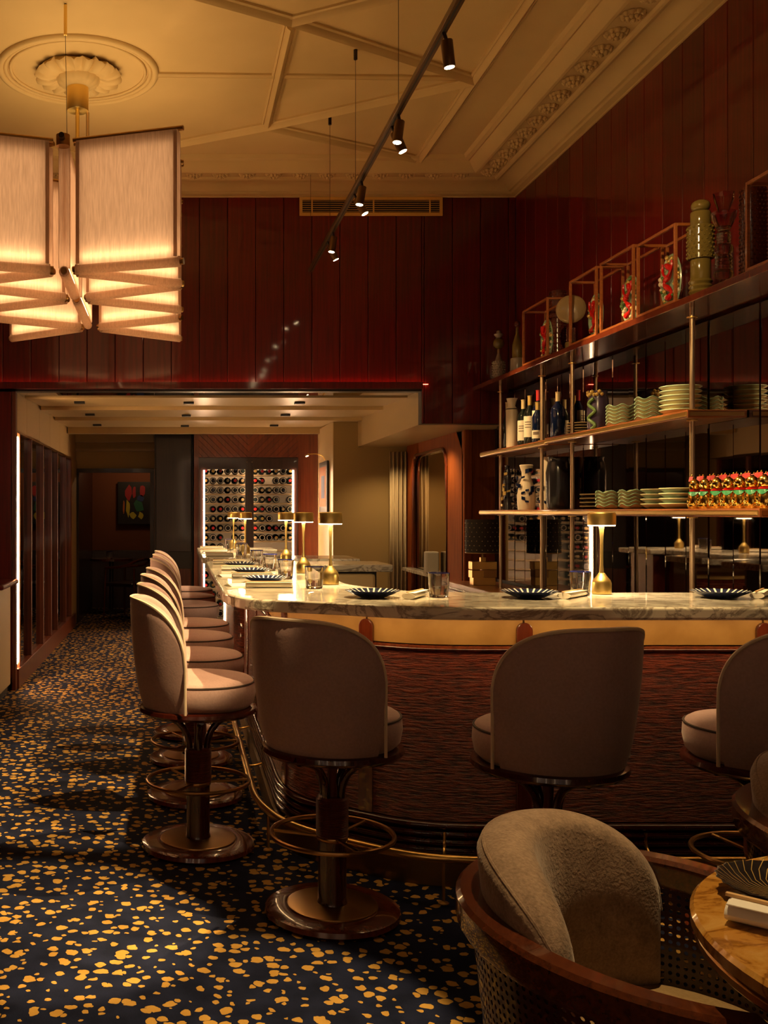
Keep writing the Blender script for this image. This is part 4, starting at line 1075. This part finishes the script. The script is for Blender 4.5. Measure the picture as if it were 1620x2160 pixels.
# ---- dish stacks
def dish_mesh(r, h, wavy, mat, rimmat, name):
    n = 48 if wavy else 36
    m = MB().lathe([(.001, .002), (r * .55, 0), (r * .62, .003), (r * .97, h * .8), (r, h), (r * .96, h), (r * .6, .008), (.001, .006)], n)
    if wavy:
        for k in range(len(m.v)):
            x, y, z = m.v[k]; q = math.hypot(x, y) / r
            if q > .6: a = math.atan2(y, x); m.v[k] = (x, y, z + .007 * (q - .6) / .4 * math.sin(6 * a))
    rim = MB(); pts = []
    for k in range(n): a = 2 * PI * k / n; pts.append((r * math.cos(a), r * math.sin(a), h + (.007 * math.sin(6 * a) if wavy else 0)))
    rim.tube(pts, .0032, 6, closed=True)
    return multi([(m, mat), (rim, rimmat)], name, 60)
DM = {'wavy': dish_mesh(.072, .022, True, 'celadon_pale', 'celadon_rim', 'wavy_dish'), 'round': dish_mesh(.092, .026, False, 'celadon_pale', 'celadon', 'round_dish'),
      'dark': dish_mesh(.078, .018, False, 'stoneware', 'foil_cream', 'dark_dish'), 'bowl': dish_mesh(.075, .024, False, 'celadon', 'celadon_pale', 'celadon_bowl')}
def stack(kind, n, loc, step, what, where):
    ordn = ['bottom', 'second', 'third', 'fourth', 'fifth', 'sixth', 'seventh']
    for k in range(n):
        o = bpy.data.objects.new({'wavy': 'wavy_dish', 'round': 'round_dish', 'dark': 'dark_dish', 'bowl': 'celadon_bowl'}[kind], DM[kind]); COL.objects.link(o)
        o.location = (loc[0], loc[1], loc[2] + k * step); o.rotation_euler = (0, 0, .0 if kind == 'wavy' else random.random())
        pos = 'top' if k == n - 1 else ordn[k] + ('' if k == 0 else ' up')
        tag(o, f'{what}, {pos} in stack {where}', 'dish', 'stack of dishes ' + where)
stack('dark', 5, (2.48, 6.31, ZM), .0165, 'dark stoneware dish', 'left of the purple vase')
stack('wavy', 6, (2.42, 5.60, ZM), .0185, 'pale wavy-edged dish', 'just right of the purple vase')
stack('wavy', 6, (2.43, 5.27, ZM), .0195, 'pale wavy-edged dish', 'second right of the purple vase')
stack('round', 6, (2.42, 4.93, ZM), .0225, 'pale green round dish', 'on the near end of the middle shelf')
ZL = 1.4155
stack('dark', 4, (2.46, 6.05, ZL), .0235, 'dark brown dish', 'at the left of the lower shelf')
stack('wavy', 5, (2.42, 5.74, ZL), .0185, 'celadon wavy-edged dish', 'next to the dark dishes')
stack('wavy', 5, (2.43, 5.46, ZL), .0185, 'celadon wavy-edged dish', 'in the middle of the lower shelf')
stack('bowl', 4, (2.42, 5.17, ZL), .0245, 'pale celadon bowl', 'left of the bowls by the gold cats')
stack('bowl', 4, (2.40, 4.93, ZL), .0245, 'pale celadon bowl', 'touching the gold cats')
# ---- ornaments on the far bay of the lower shelf
def vase(name, label, loc, prof, mat, spots=None, cat='vase'):
    t = thing(name, label, cat, loc)
    MB().lathe(prof, 28).build('body', mat, t, smooth=60)
    if spots:
        rnd = random.Random(len(label))
        for k in range(spots[1]):
            a = R(rnd.uniform(130, 300)); z = rnd.uniform(.03, prof[-3][1] * .9)
            rr = max(r for r, zz in prof if abs(zz - z) < .12)
            MB().obox((rr * math.cos(a), rr * math.sin(a), z), (-.012 * math.sin(a), .012 * math.cos(a), rnd.uniform(-.006, .006)), (.004 * math.cos(a), .004 * math.sin(a), 0), (0, 0, rnd.uniform(.006, .016))).build('painted_motif', spots[0], t)
    return t
vase('vase', 'slender black vase with gold fittings at the far left of the lower shelf', (2.42, 7.52, ZL), [(.001, 0), (.04, 0), (.03, .04), (.022, .10), (.030, .20), (.026, .27), (.014, .30), (.02, .325), (.001, .33)], 'black_ceramic', ('foil_gold', 8))
vase('vase', 'cream vase with blue painted motifs and dark neck on the lower shelf', (2.40, 7.05, ZL), [(.001, 0), (.055, 0), (.060, .03), (.062, .10), (.048, .17), (.030, .22), (.032, .26), (.046, .305), (.040, .31), (.02, .26), (.001, .25)], 'cream_ceramic', ('bottle_blue', 14))
vase('vase', 'taller cream vase with blue motifs beside the brass post of the lower shelf', (2.47, 6.82, ZL), [(.001, 0), (.055, 0), (.060, .04), (.056, .12), (.050, .18), (.040, .25), (.046, .31), (.038, .35), (.02, .34), (.001, .33)], 'cream_ceramic', ('bottle_blue', 10))
vase('jar', 'large plain black jar at the near end of the far lower shelf', (2.46, 6.62, ZL), [(.001, 0), (.065, 0), (.075, .05), (.078, .24), (.066, .30), (.06, .325), (.068, .34), (.058, .34), (.05, .31), (.001, .30)], 'black_ceramic', None, 'jar')
# ---- gold beckoning cat figures
def make_cat():
    t = thing('cat_figurine', '', 'figurine', group='gold cat figurines')
    MB().lathe([(.001, 0), (.030, 0), (.036, .012), (.037, .035), (.030, .062), (.022, .078), (.012, .088), (.001, .09)], 20).build('body', 'gold', t, smooth=60)
    hd = MB()
    for i in range(9):
        pass
    hd.lathe([(.001, .076), (.014, .078), (.026, .090), (.0305, .106), (.027, .123), (.015, .134), (.001, .137)], 20)
    head = hd.build('head', 'gold', t, smooth=60)
    for sx in (-1, 1):
        m = MB(); m.lathe([(.0125, 0), (.0095, .012), (.001, .030)], 8, (sx * .017, 0, .124)); e = m.build('ear', 'gold', head, smooth=60)
        m = MB(); m.v = [(sx * .017 - .008, -.0118, .130), (sx * .017 + .008, -.0118, .130), (sx * .017, -.005, .149), (sx * .017 - .006, -.0135, .128), (sx * .017 + .006, -.0135, .128)]; m.f = [(0, 1, 2), (0, 3, 4, 1)]
        m.obox((sx * .017, -.0095, .134), (.0085, 0, 0), (0, .0026, 0), (0, .004, .011)); m.build('ear_lining', 'red_paint', head, fix=False)
        MB().lathe([(.001, -.007), (.006, -.004), (.007, 0), (.006, .004), (.001, .007)], 8, (sx * .016, -.028, .012)).build('foot', 'gold', t, smooth=True)
        MB().lathe([(.001, -.003), (.0028, 0), (.001, .003)], 6, (sx * .010, -.0285, .110)).build('eye', 'black', head)
    MB().lathe([(.001, -.006), (.008, -.003), (.009, 0), (.007, .004), (.001, .006)], 10, (0, -.028, .098)).build('muzzle', 'gold', head, smooth=True)
    MB().ring((0, 0, .080), .0235, .0042, 22, 6).build('collar', 'red_paint', t, smooth=True)
    m = MB(); n = 8
    for k in range(n + 1):
        a = R(225 + 90 * k / n); d = .018 * math.sin(k / n * PI)
        m.v += [(.0265 * math.cos(a), .0265 * math.sin(a), .076), (.034 * math.cos(a), .034 * math.sin(a), .074 - d)]
    for k in range(n): m.f.append((2 * k, 2 * k + 2, 2 * k + 3, 2 * k + 1))
    m.build('bib', 'green_paint', t, fix=False)
    MB().tube([(.026, -.004, .055), (.034, -.010, .085), (.033, -.012, .118)], [.008, .0075, .0095], 8).build('raised_paw', 'gold', t, smooth=True)
    MB().lathe([(.001, -.013), (.008, -.009), (.011, 0), (.008, .009), (.001, .013)], 10, (-.012, -.034, .036)).build('coin', 'gold', t, smooth=True)
    return t
cat = make_cat()
names = ['first', 'second', 'third', 'fourth', 'fifth', 'sixth', 'seventh']
cy = [4.655, 4.56, 4.465, 4.37, 4.28, 4.19, 4.10]
for row, xx in enumerate((2.355, 2.445)):
    for k, yy in enumerate(cy[:7 if row == 0 else 6]):
        lab = f'gold cat figurine, {names[k]} from the bowls in the {"front" if row == 0 else "back"} row of the lower shelf'
        put(cat, lab, (xx, yy - row * .055, ZL), R(-55 + random.uniform(-8, 8)))
# ---- display boxes with ornate plates on the top shelf
ZS = 2.3755
BOX = [(6.41, 6.87, .37, 'farthest'), (5.66, 6.05, .385, 'second'), (5.20, 5.61, .385, 'third'), (4.76, 5.16, .37, 'fourth'), (3.72, 4.17, .365, 'nearest')]
for bi, (y0, y1, h, which) in enumerate(BOX):
    t = thing('display_case', f'{which} wooden-framed open display case on the top shelf, counted from the back wall', 'display case', (2.31, y0, ZS), 0, 'display cases on the top shelf')
    L, D, b = y1 - y0, .16, .014
    def e(x0, x1, ya, yb, z0, z1): MB().box(x0, x1, ya, yb, z0, z1).build('frame_bar', 'amber_wood', t, bevel=.0015, seg=1)
    for z in (0, h - b):
        for x_ in (0, D - b): e(x_, x_ + b, b, L - b, z, z + b)
        for ya in (0, L - b): e(b, D - b, ya, ya + b, z, z + b)
    for x_ in (0, D - b):
        for ya in (0, L - b): e(x_, x_ + b, ya, ya + b, 0, h)
    # ornate oval plate facing the room
    pt = thing('ornamental_plate', f'glazed oval plate with red, green and yellow relief inside the {which} display case', 'plate', (2.415, (y0 + y1) / 2 + .03, ZS + .016), 0, 'ornate relief plates')
    m = MB(); n = 30
    m.lathe([(.001, .012), (.07, .006), (.098, -.008), (.104, -.010), (.100, -.016), (.07, .0), (.001, .004)], n)
    m.v = [(z, x_, y_ * 1.28 + .133) for x_, y_, z in m.v]; m.build('dish', 'celadon_rim', pt, smooth=60)
    rnd = random.Random(bi)
    rel = {'foil_green': MB(), 'foil_gold': MB(), 'cream_ceramic': MB()}
    for k in range(46):
        a = rnd.uniform(0, 2 * PI); rr = rnd.uniform(.55, 1.0); q = rnd.choice(list(rel)); s_ = rnd.uniform(.008, .015)
        rel[q].lathe([(.001, -s_), (s_ * .8, -s_ * .5), (s_, 0), (s_ * .7, s_ * .6), (.001, s_)], 6, (-.012 - .01 * rnd.random(), .095 * rr * math.cos(a), .122 * rr * math.sin(a) + .133))
    for q, mbx in rel.items(): mbx.build('relief_leaves', q, pt, smooth=60)
    pts = [(-.028 + .006 * math.sin(k), .028 * math.sin(k * .9 + bi), .045 + .0155 * k) for k in range(12)]
    MB().tube(chaikin(pts, 2), [.011 + .004 * math.sin(k * .5) for k in range(len(chaikin(pts, 2)))], 8).build('relief_figure', 'red_paint', pt, smooth=True)
    for sx in (-1, 1): MB().tube(chaikin([(-.028, 0, .15), (-.034, sx * .03, .165), (-.03, sx * .05, .2), (-.03, sx * .045, .225)], 2), .006, 6).build('relief_limb', 'red_paint', pt, smooth=True)
# ---- stacked glass ornaments
def totem(label, loc, pieces):
    t = thing('glass_ornament', label, 'ornament', loc, 0, 'glass ornaments on the top shelf'); z = 0
    for (shape, r, h, mat) in pieces:
        if shape == 'cyl': m = MB().lathe([(.001, 0), (r * .95, 0), (r, .005), (r, h - .005), (r * .95, h), (.001, h)], 22)
        elif shape == 'ball': m = MB().lathe([(.001, 0), (r * .55, h * .07), (r * .9, h * .25), (r, h * .5), (r * .9, h * .75), (r * .55, h * .93), (.001, h)], 22)
        elif shape == 'cone': m = MB().lathe([(.001, 0), (r, 0), (r * .95, h * .1), (r * .35, h * .9), (r * .3, h), (.001, h)], 22)
        elif shape == 'bowl': m = MB().lathe([(.001, 0), (r * .3, 0), (r * .55, h * .2), (r * .95, h * .7), (r, h), (r * .93, h), (r * .5, h * .3), (.001, h * .2)], 22)
        elif shape == 'crown': m = MB().lathe([(r * .45, 0), (r * .6, h * .3), (r * .9, h * .75), (r * .95, h), (r * .88, h), (r * .5, h * .3)], 24, rfun=lambda a, z: 1 + .12 * math.cos(6 * a), loop=True)
        elif shape == 'rib': m = MB().lathe([(.001, 0)] + [(r * (1 if k % 2 else .86), h * k / 8) for k in range(9)] + [(.001, h)], 22)
        elif shape == 'stud':
            m = MB().lathe([(.001, 0), (r, 0), (r, h), (.001, h)], 22)
            rows = max(3, int(h / .017))
            for i in range(rows):
                for j in range(16):
                    a = 2 * PI * (j + .5 * (i % 2)) / 16; c = (r * math.cos(a), r * math.sin(a), h * (i + .5) / rows)
                    m.lathe([(.001, -.006), (.0055, -.002), (.0055, .002), (.001, .006)], 5, c)
        elif shape == 'disc':
            m = MB().lathe([(.001, -.012), (r * .8, -.012), (r * .97, -.006), (r, 0), (r * .97, .006), (r * .8, .012), (.001, .012)], 32); m.v = [(x_ * .92 + z_ * .4, z_ * .92 - x_ * .4, y_ + r) for x_, y_, z_ in m.v]
        m.v = [(x_, y_, zz + z) for x_, y_, zz in m.v]; m.build('glass_piece', mat, t, smooth=50); z += h * (.97 if shape != 'disc' else 1)
    return t
totem('glass ornament with braided cone foot and round amber ball at the far end', (2.40, 7.66, ZS), [('stud', .045, .15, 'grey_glass'), ('cone', .03, .07, 'grey_glass'), ('cyl', .010, .03, 'amber_glass'), ('ball', .042, .085, 'gold_glass'), ('bowl', .035, .03, 'grey_glass'), ('ball', .018, .03, 'grey_glass')])
totem('glass ornament on a grey drum foot beside the farthest display case', (2.42, 7.30, ZS), [('cyl', .048, .12, 'grey_glass'), ('cyl', .036, .10, 'gold_glass'), ('cone', .036, .09, 'gold_glass'), ('cyl', .010, .04, 'gold_glass'), ('ball', .022, .05, 'red_glass')])
totem('tall textured red glass cylinder behind the round disc ornament', (2.54, 6.85, ZS), [('stud', .052, .50, 'red_glass')])
totem('glass ornament with a large flat textured disc on a stem between display cases', (2.40, 6.25, ZS), [('cyl', .035, .06, 'gold_glass'), ('rib', .028, .09, 'smoke_glass'), ('cyl', .012, .03, 'amber_glass'), ('disc', .088, .176, 'amber_glass')])
totem('gold ribbed and studded glass tower beside the fourth display case', (2.40, 4.70, ZS), [('rib', .052, .09, 'gold_glass'), ('cyl', .044, .10, 'gold_glass'), ('stud', .056, .15, 'gold_glass'), ('cyl', .044, .07, 'gold_glass'), ('ball', .042, .06, 'gold_glass')])
totem('violet clear glass tower with petal crown next to the gold tower', (2.41, 4.52, ZS), [('cone', .045, .05, 'smoke_glass'), ('ball', .04, .05, 'smoke_glass'), ('rib', .036, .06, 'smoke_glass'), ('ball', .040, .055, 'smoke_glass'), ('rib', .03, .05, 'smoke_glass'), ('bowl', .052, .09, 'smoke_glass'), ('crown', .046, .085, 'smoke_glass')])
totem('straight red bubbled glass cylinder beside the nearest display case', (2.45, 4.36, ZS), [('stud', .05, .40, 'red_glass')])

# ---- patterned table lamp on the back bar
t = thing('shaded_lamp', 'lamp with black dotted drum shade on a stacked brass block base', 'lamp', (2.34, 7.86, .8405))
MB().lathe([(.128, .245), (.130, .247), (.130, .50), (.128, .502), (.126, .50), (.126, .247)], 36, loop=True).build('shade', 'lamp_pattern', t, smooth=40)
m = MB()
for i in range(7):
    for j in range(20):
        a = 2 * PI * (j + .5 * (i % 2)) / 20; m.lathe([(.001, -.004), (.004, 0), (.001, .004)], 5, (.1305 * math.cos(a), .1305 * math.sin(a), .27 + i * .034))
tag(m.build('shade_studs', 'foil_cream', t), kind='stuff')
MB().ring((0, 0, .247), .129, .004, 36, 6).build('shade_rim', 'bronze', t, smooth=True)
MB().tube([(0, 0, .16), (0, 0, .30)], .008, 8).build('stem', 'bronze', t)
for (x, y, z, s1, s2, hh) in ((0, 0, .03, .085, .05, .03), (-.045, 0, .085, .05, .05, .028), (.04, -.01, .09, .05, .055, .03), (0, 0, .15, .095, .05, .03), (0, 0, .195, .02, .02, .018)):
    MB().box(x - s1, x + s1, y - s2, y + s2, z - hh, z + hh).build('block', random.choice(('brass', 'bronze')), t, bevel=.002, seg=1)

# ================================================================== WINE CABINET
WX0, WX1, WY = .245, 1.41, 12.0
MB().box(WX0, WX1, 12.50, 12.54, .05, 2.03).build('back_panel', 'stone_grey', wc)
MB().box(WX0, WX0 + .02, 12.02, 12.5, .05, 2.03).build('side_panel', 'dark_door', wc); MB().box(WX1 - .02, WX1, 12.02, 12.5, .05, 2.03).build('side_panel', 'dark_door', wc)
MB().box(WX0, WX1, 12.02, 12.5, 2.0, 2.03).build('top_panel', 'dark_door', wc); MB().box(WX0, WX1, 12.02, 12.5, .03, .08).build('bottom_panel', 'dark_door', wc)
mid = XY(526, WY)
for (a, b) in ((WX0, mid), (mid, WX1)):
    dm = MB(); tt = .055
    dm.box(a, a + tt * .9, 11.985, 12.02, .05, 2.035).box(b - tt * .9, b, 11.985, 12.02, .05, 2.035).box(a + tt * .9, b - tt * .9, 11.985, 12.02, 1.90, 2.035).box(a + tt * .9, b - tt * .9, 11.985, 12.02, .05, .11)
    d = dm.build('door', 'dark_door', wc)
    MB().box(a + tt * .9, b - tt * .9, 12.0, 12.004, .11, 1.90).build('glass_pane', 'glass_pane', d)
    MB().lathe([(.001, -.003), (.008, -.002), (.008, .002), (.001, .003)], 8, ((b - .03 if a == WX0 else a + .03), 11.98, 1.985)).build('door_catch', 'post_brass', d)
for xs in (WX0 + .062, WX1 - .062): MB().box(xs - .008, xs + .008, 11.972, 11.984, .12, 1.89).build('light_strip', 'led_cabinet', wc)
MB().box(WX0 + .06, WX1 - .06, 12.40, 12.42, 1.96, 1.97).build('light_strip', 'led_cabinet', wc)
for xs in (WX0 + .035, WX1 - .035, XY(526, 12) - .03, XY(526, 12) + .03): MB().box(xs - .006, xs + .006, 12.03, 12.04, .12, 1.9).build('inner_light_strip', 'led_cabinet', wc)
def wine_mesh(kind, foil):
    r, h = .0405, .30
    b = bottle_mb(h, r, .0135)
    if kind == 'neck':
        c = MB().lathe([(.0145, h * .78), (.0150, h * .985), (.0172, h * .99), (.0172, h * 1.01), (.001, h * 1.012)], 12)
    else:
        b.v = [(x, y, h - z) for x, y, z in b.v]; c = MB().ring((0, 0, h + .001), .029, .004, 20, 5)
    for q in (b, c): q.v = [(x, -z, y) for x, y, z in q.v]
    return multi([(b, 'bottle_dark'), (c, foil)], 'wine_bottle', 50)
WM = [(wine_mesh('neck', 'foil_red'), 'dark wine bottle with red capsule'), (wine_mesh('neck', 'foil_gold'), 'dark wine bottle with gold capsule'), (wine_mesh('base', 'label_paper'), 'dark wine bottle lying base outwards'),
      (wine_mesh('neck', 'foil_cream'), 'dark wine bottle with pale capsule')]
rnd = random.Random(11)
rows = [.16 + .112 * k for k in range(16)]
ORD = 'first second third fourth fifth sixth seventh eighth ninth tenth eleventh twelfth thirteenth fourteenth fifteenth sixteenth'.split()
for ri, z in enumerate(rows):
    rk = MB().tube([(WX0 + .03, 12.06, z - .006), (WX1 - .03, 12.06, z - .006)], .006, 6)
    rk.tube([(WX0 + .03, 12.38, z - .006), (WX1 - .03, 12.38, z - .006)], .005, 6)
    rk.build('rack_bar', 'foil_cream', wc)
    for bay, (a, b) in enumerate(((WX0 + .085, mid - .075), (mid + .075, WX1 - .085))):
        nB = 6; cnt = 0
        for k in range(nB):
            x = a + (b - a) * (k + rnd.uniform(-.015, .015)) / (nB - 1)
            if z < 1.0 and not (bay == 0 and k < 3): continue
            if rnd.random() < .05: continue
            me, what = WM[rnd.choices(range(4), (3, 2, 5, 2))[0]]
            o = bpy.data.objects.new('wine_bottle', me); COL.objects.link(o); o.location = (x, 12.36, z + .042); cnt += 1
            side = 'left' if bay == 0 else 'right'
            tag(o, f'{what}, {ORD[cnt - 1]} from left, {ORD[15 - ri]} rack from top, {side} door', 'wine bottle', f'wine bottles behind the {side} cabinet door')

# ================================================================== SMALL THINGS IN THE REAR ROOM
pc = thing('framed_picture', 'dark framed picture on the side wall right of the wine cabinet', 'picture', (1.64, 11.40, 1.40))
MB().box(-.025, 0, -.30, .30, 0, .56).build('frame', 'black_wood', pc, bevel=.006); MB().box(-.028, -.0255, -.24, .24, .06, .50).build('canvas', 'art_orange', pc)
MB().box(-.0295, -.028, -.15, .10, .15, .40).build('painted_shape', 'art_blue', pc)
pll = thing('picture_light', 'slim brass picture lamp arching over the dark framed picture', 'lamp', (1.64, 11.40, 1.98))
MB().tube(chaikin([(0, 0, 0), (-.03, 0, .05), (-.10, 0, .07), (-.20, 0, .06)], 2), .006, 8).build('arm', 'brass', pll, smooth=True)
MB().tube([(-.20, -.10, .055), (-.20, .10, .055)], .012, 8).build('lamp_head', 'brass', pll, smooth=True)
MB().box(-.205, -.195, -.09, .09, .038, .043).build('lamp_glow', 'picture_glow', pll)
art = thing('painting', 'abstract painting with red, yellow and green shapes in a black frame in the dark room', 'painting', (XY(283, 14.95), 14.96, 1.22))
MB().box(-.24, .24, -.03, 0, 0, .62).build('frame', 'black', art, bevel=.005)
rp = random.Random(5)
for (cx_, cz_, rx_, rz_, c) in ((-.08, .45, .05, .12, 'art_red'), (.12, .50, .05, .09, 'art_red'), (.0, .47, .03, .10, 'art_red'), (-.09, .24, .035, .13, 'art_yellow'), (-.02, .13, .05, .05, 'art_yellow'), (.10, .13, .04, .055, 'art_yellow'),
                              (.07, .27, .08, .09, 'art_green'), (.09, .38, .05, .06, 'art_blue'), (-.15, .25, .015, .10, 'art_orange')):
    m = MB(); n = 9; pts = [(cx_ + rx_ * rp.uniform(.7, 1.15) * math.cos(2 * PI * k / n), cz_ + rz_ * rp.uniform(.7, 1.15) * math.sin(2 * PI * k / n)) for k in range(n)]
    m.v = [(x_, -.0335, z_) for x_, z_ in pts] + [(x_, -.0305, z_) for x_, z_ in pts]
    m.f = [tuple(range(n)), tuple(range(n, 2 * n))] + [(k, (k + 1) % n, n + (k + 1) % n, n + k) for k in range(n)]
    m.build('painted_shape', c, art)
# dim armchair and laid table in the dark room
dc = thing('dining_chair', 'dark low-backed dining chair in the shadowed room beyond the doorway', 'chair', (-.66, 13.62, 0), R(60))
MB().box(-.24, .24, -.22, .24, .42, .47).build('seat', 'dark_door', dc, bevel=.02)
MB().tube(chaikin([(-.25, .20, .66), (-.27, -.1, .68), (-.15, -.27, .78), (.15, -.27, .78), (.27, -.1, .68), (.25, .20, .66)], 3), .018, 8).build('back_rail', 'mahogany', dc, smooth=True)
for (x, y) in ((-.23, .2), (.23, .2), (-.2, -.22), (.2, -.22)): MB().tube([(x, y, .66), (x * 1.1, y * 1.1, 0)], [.016, .011], 8).build('leg', 'mahogany', dc, smooth=True)
dt = thing('dining_table', 'small round dark table in the shadowed room beyond the doorway', 'table', (-.93, 14.35, 0))
MB().lathe([(.001, .72), (.30, .72), (.30, .75), (.001, .75)], 32).build('table_top', 'mahogany', dt); MB().lathe([(.2, 0), (.2, .02), (.03, .04), (.03, .72)], 20).build('pedestal', 'dark_door', dt, smooth=40)
dup(glass_, 'tumbler on the small dark table in the shadowed room', (-.95, 14.25, .7505), 0, 'tumbler in the dark room')
# side console at the left edge
sc = thing('side_console', 'olive-fronted console with red top at the left edge of the photo', 'console', (-1.56, 7.62, 0))
MB().box(-.26, .26, -.30, .34, .06, .84).build('body', 'cream_panel', sc, bevel=.01); MB().box(-.29, .32, -.33, .36, .84, .88).build('top', 'red_lacquer', sc, bevel=.015); MB().box(-.24, .24, -.27, .32, 0, .06).build('plinth', 'black_wood', sc)
gb = MB().box(-.06, .06, -.05, .05, 0, .20)
tag(gb.build('glass_block_vase', 'stone_grey', loc=(2.34, 9.45, .8355), bevel=.012), 'frosted square glass vase on the marble ledge below the arched mirror', 'vase')

# ---- fill spots added under the rear room ceiling and beam, and the dark-room lamp
for (x, y, e) in ((.5, 9.0, 9), (.45, 10.1, 9), (1.1, 11.2, 12), (-.6, 9.2, 4), (.9, 8.9, 8)):
    light('downlight', 'SPOT', (x, y, Z2 - .03), e * 7, (1.0, .68, .34), (0, 0, 0), spot_size=R(100), spot_blend=.8, shadow_soft_size=.03)
for (x, y) in ((2.15, 9.0), (2.15, 10.3)): light('downlight', 'SPOT', (x, y, 2.075), 30, (1.0, .66, .30), (0, 0, 0), spot_size=R(130), spot_blend=.8, shadow_soft_size=.03)
light('dark_room_lamp', 'POINT', (-.5, 14.2, 2.2), 6, (1.0, .6, .3), shadow_soft_size=.1)
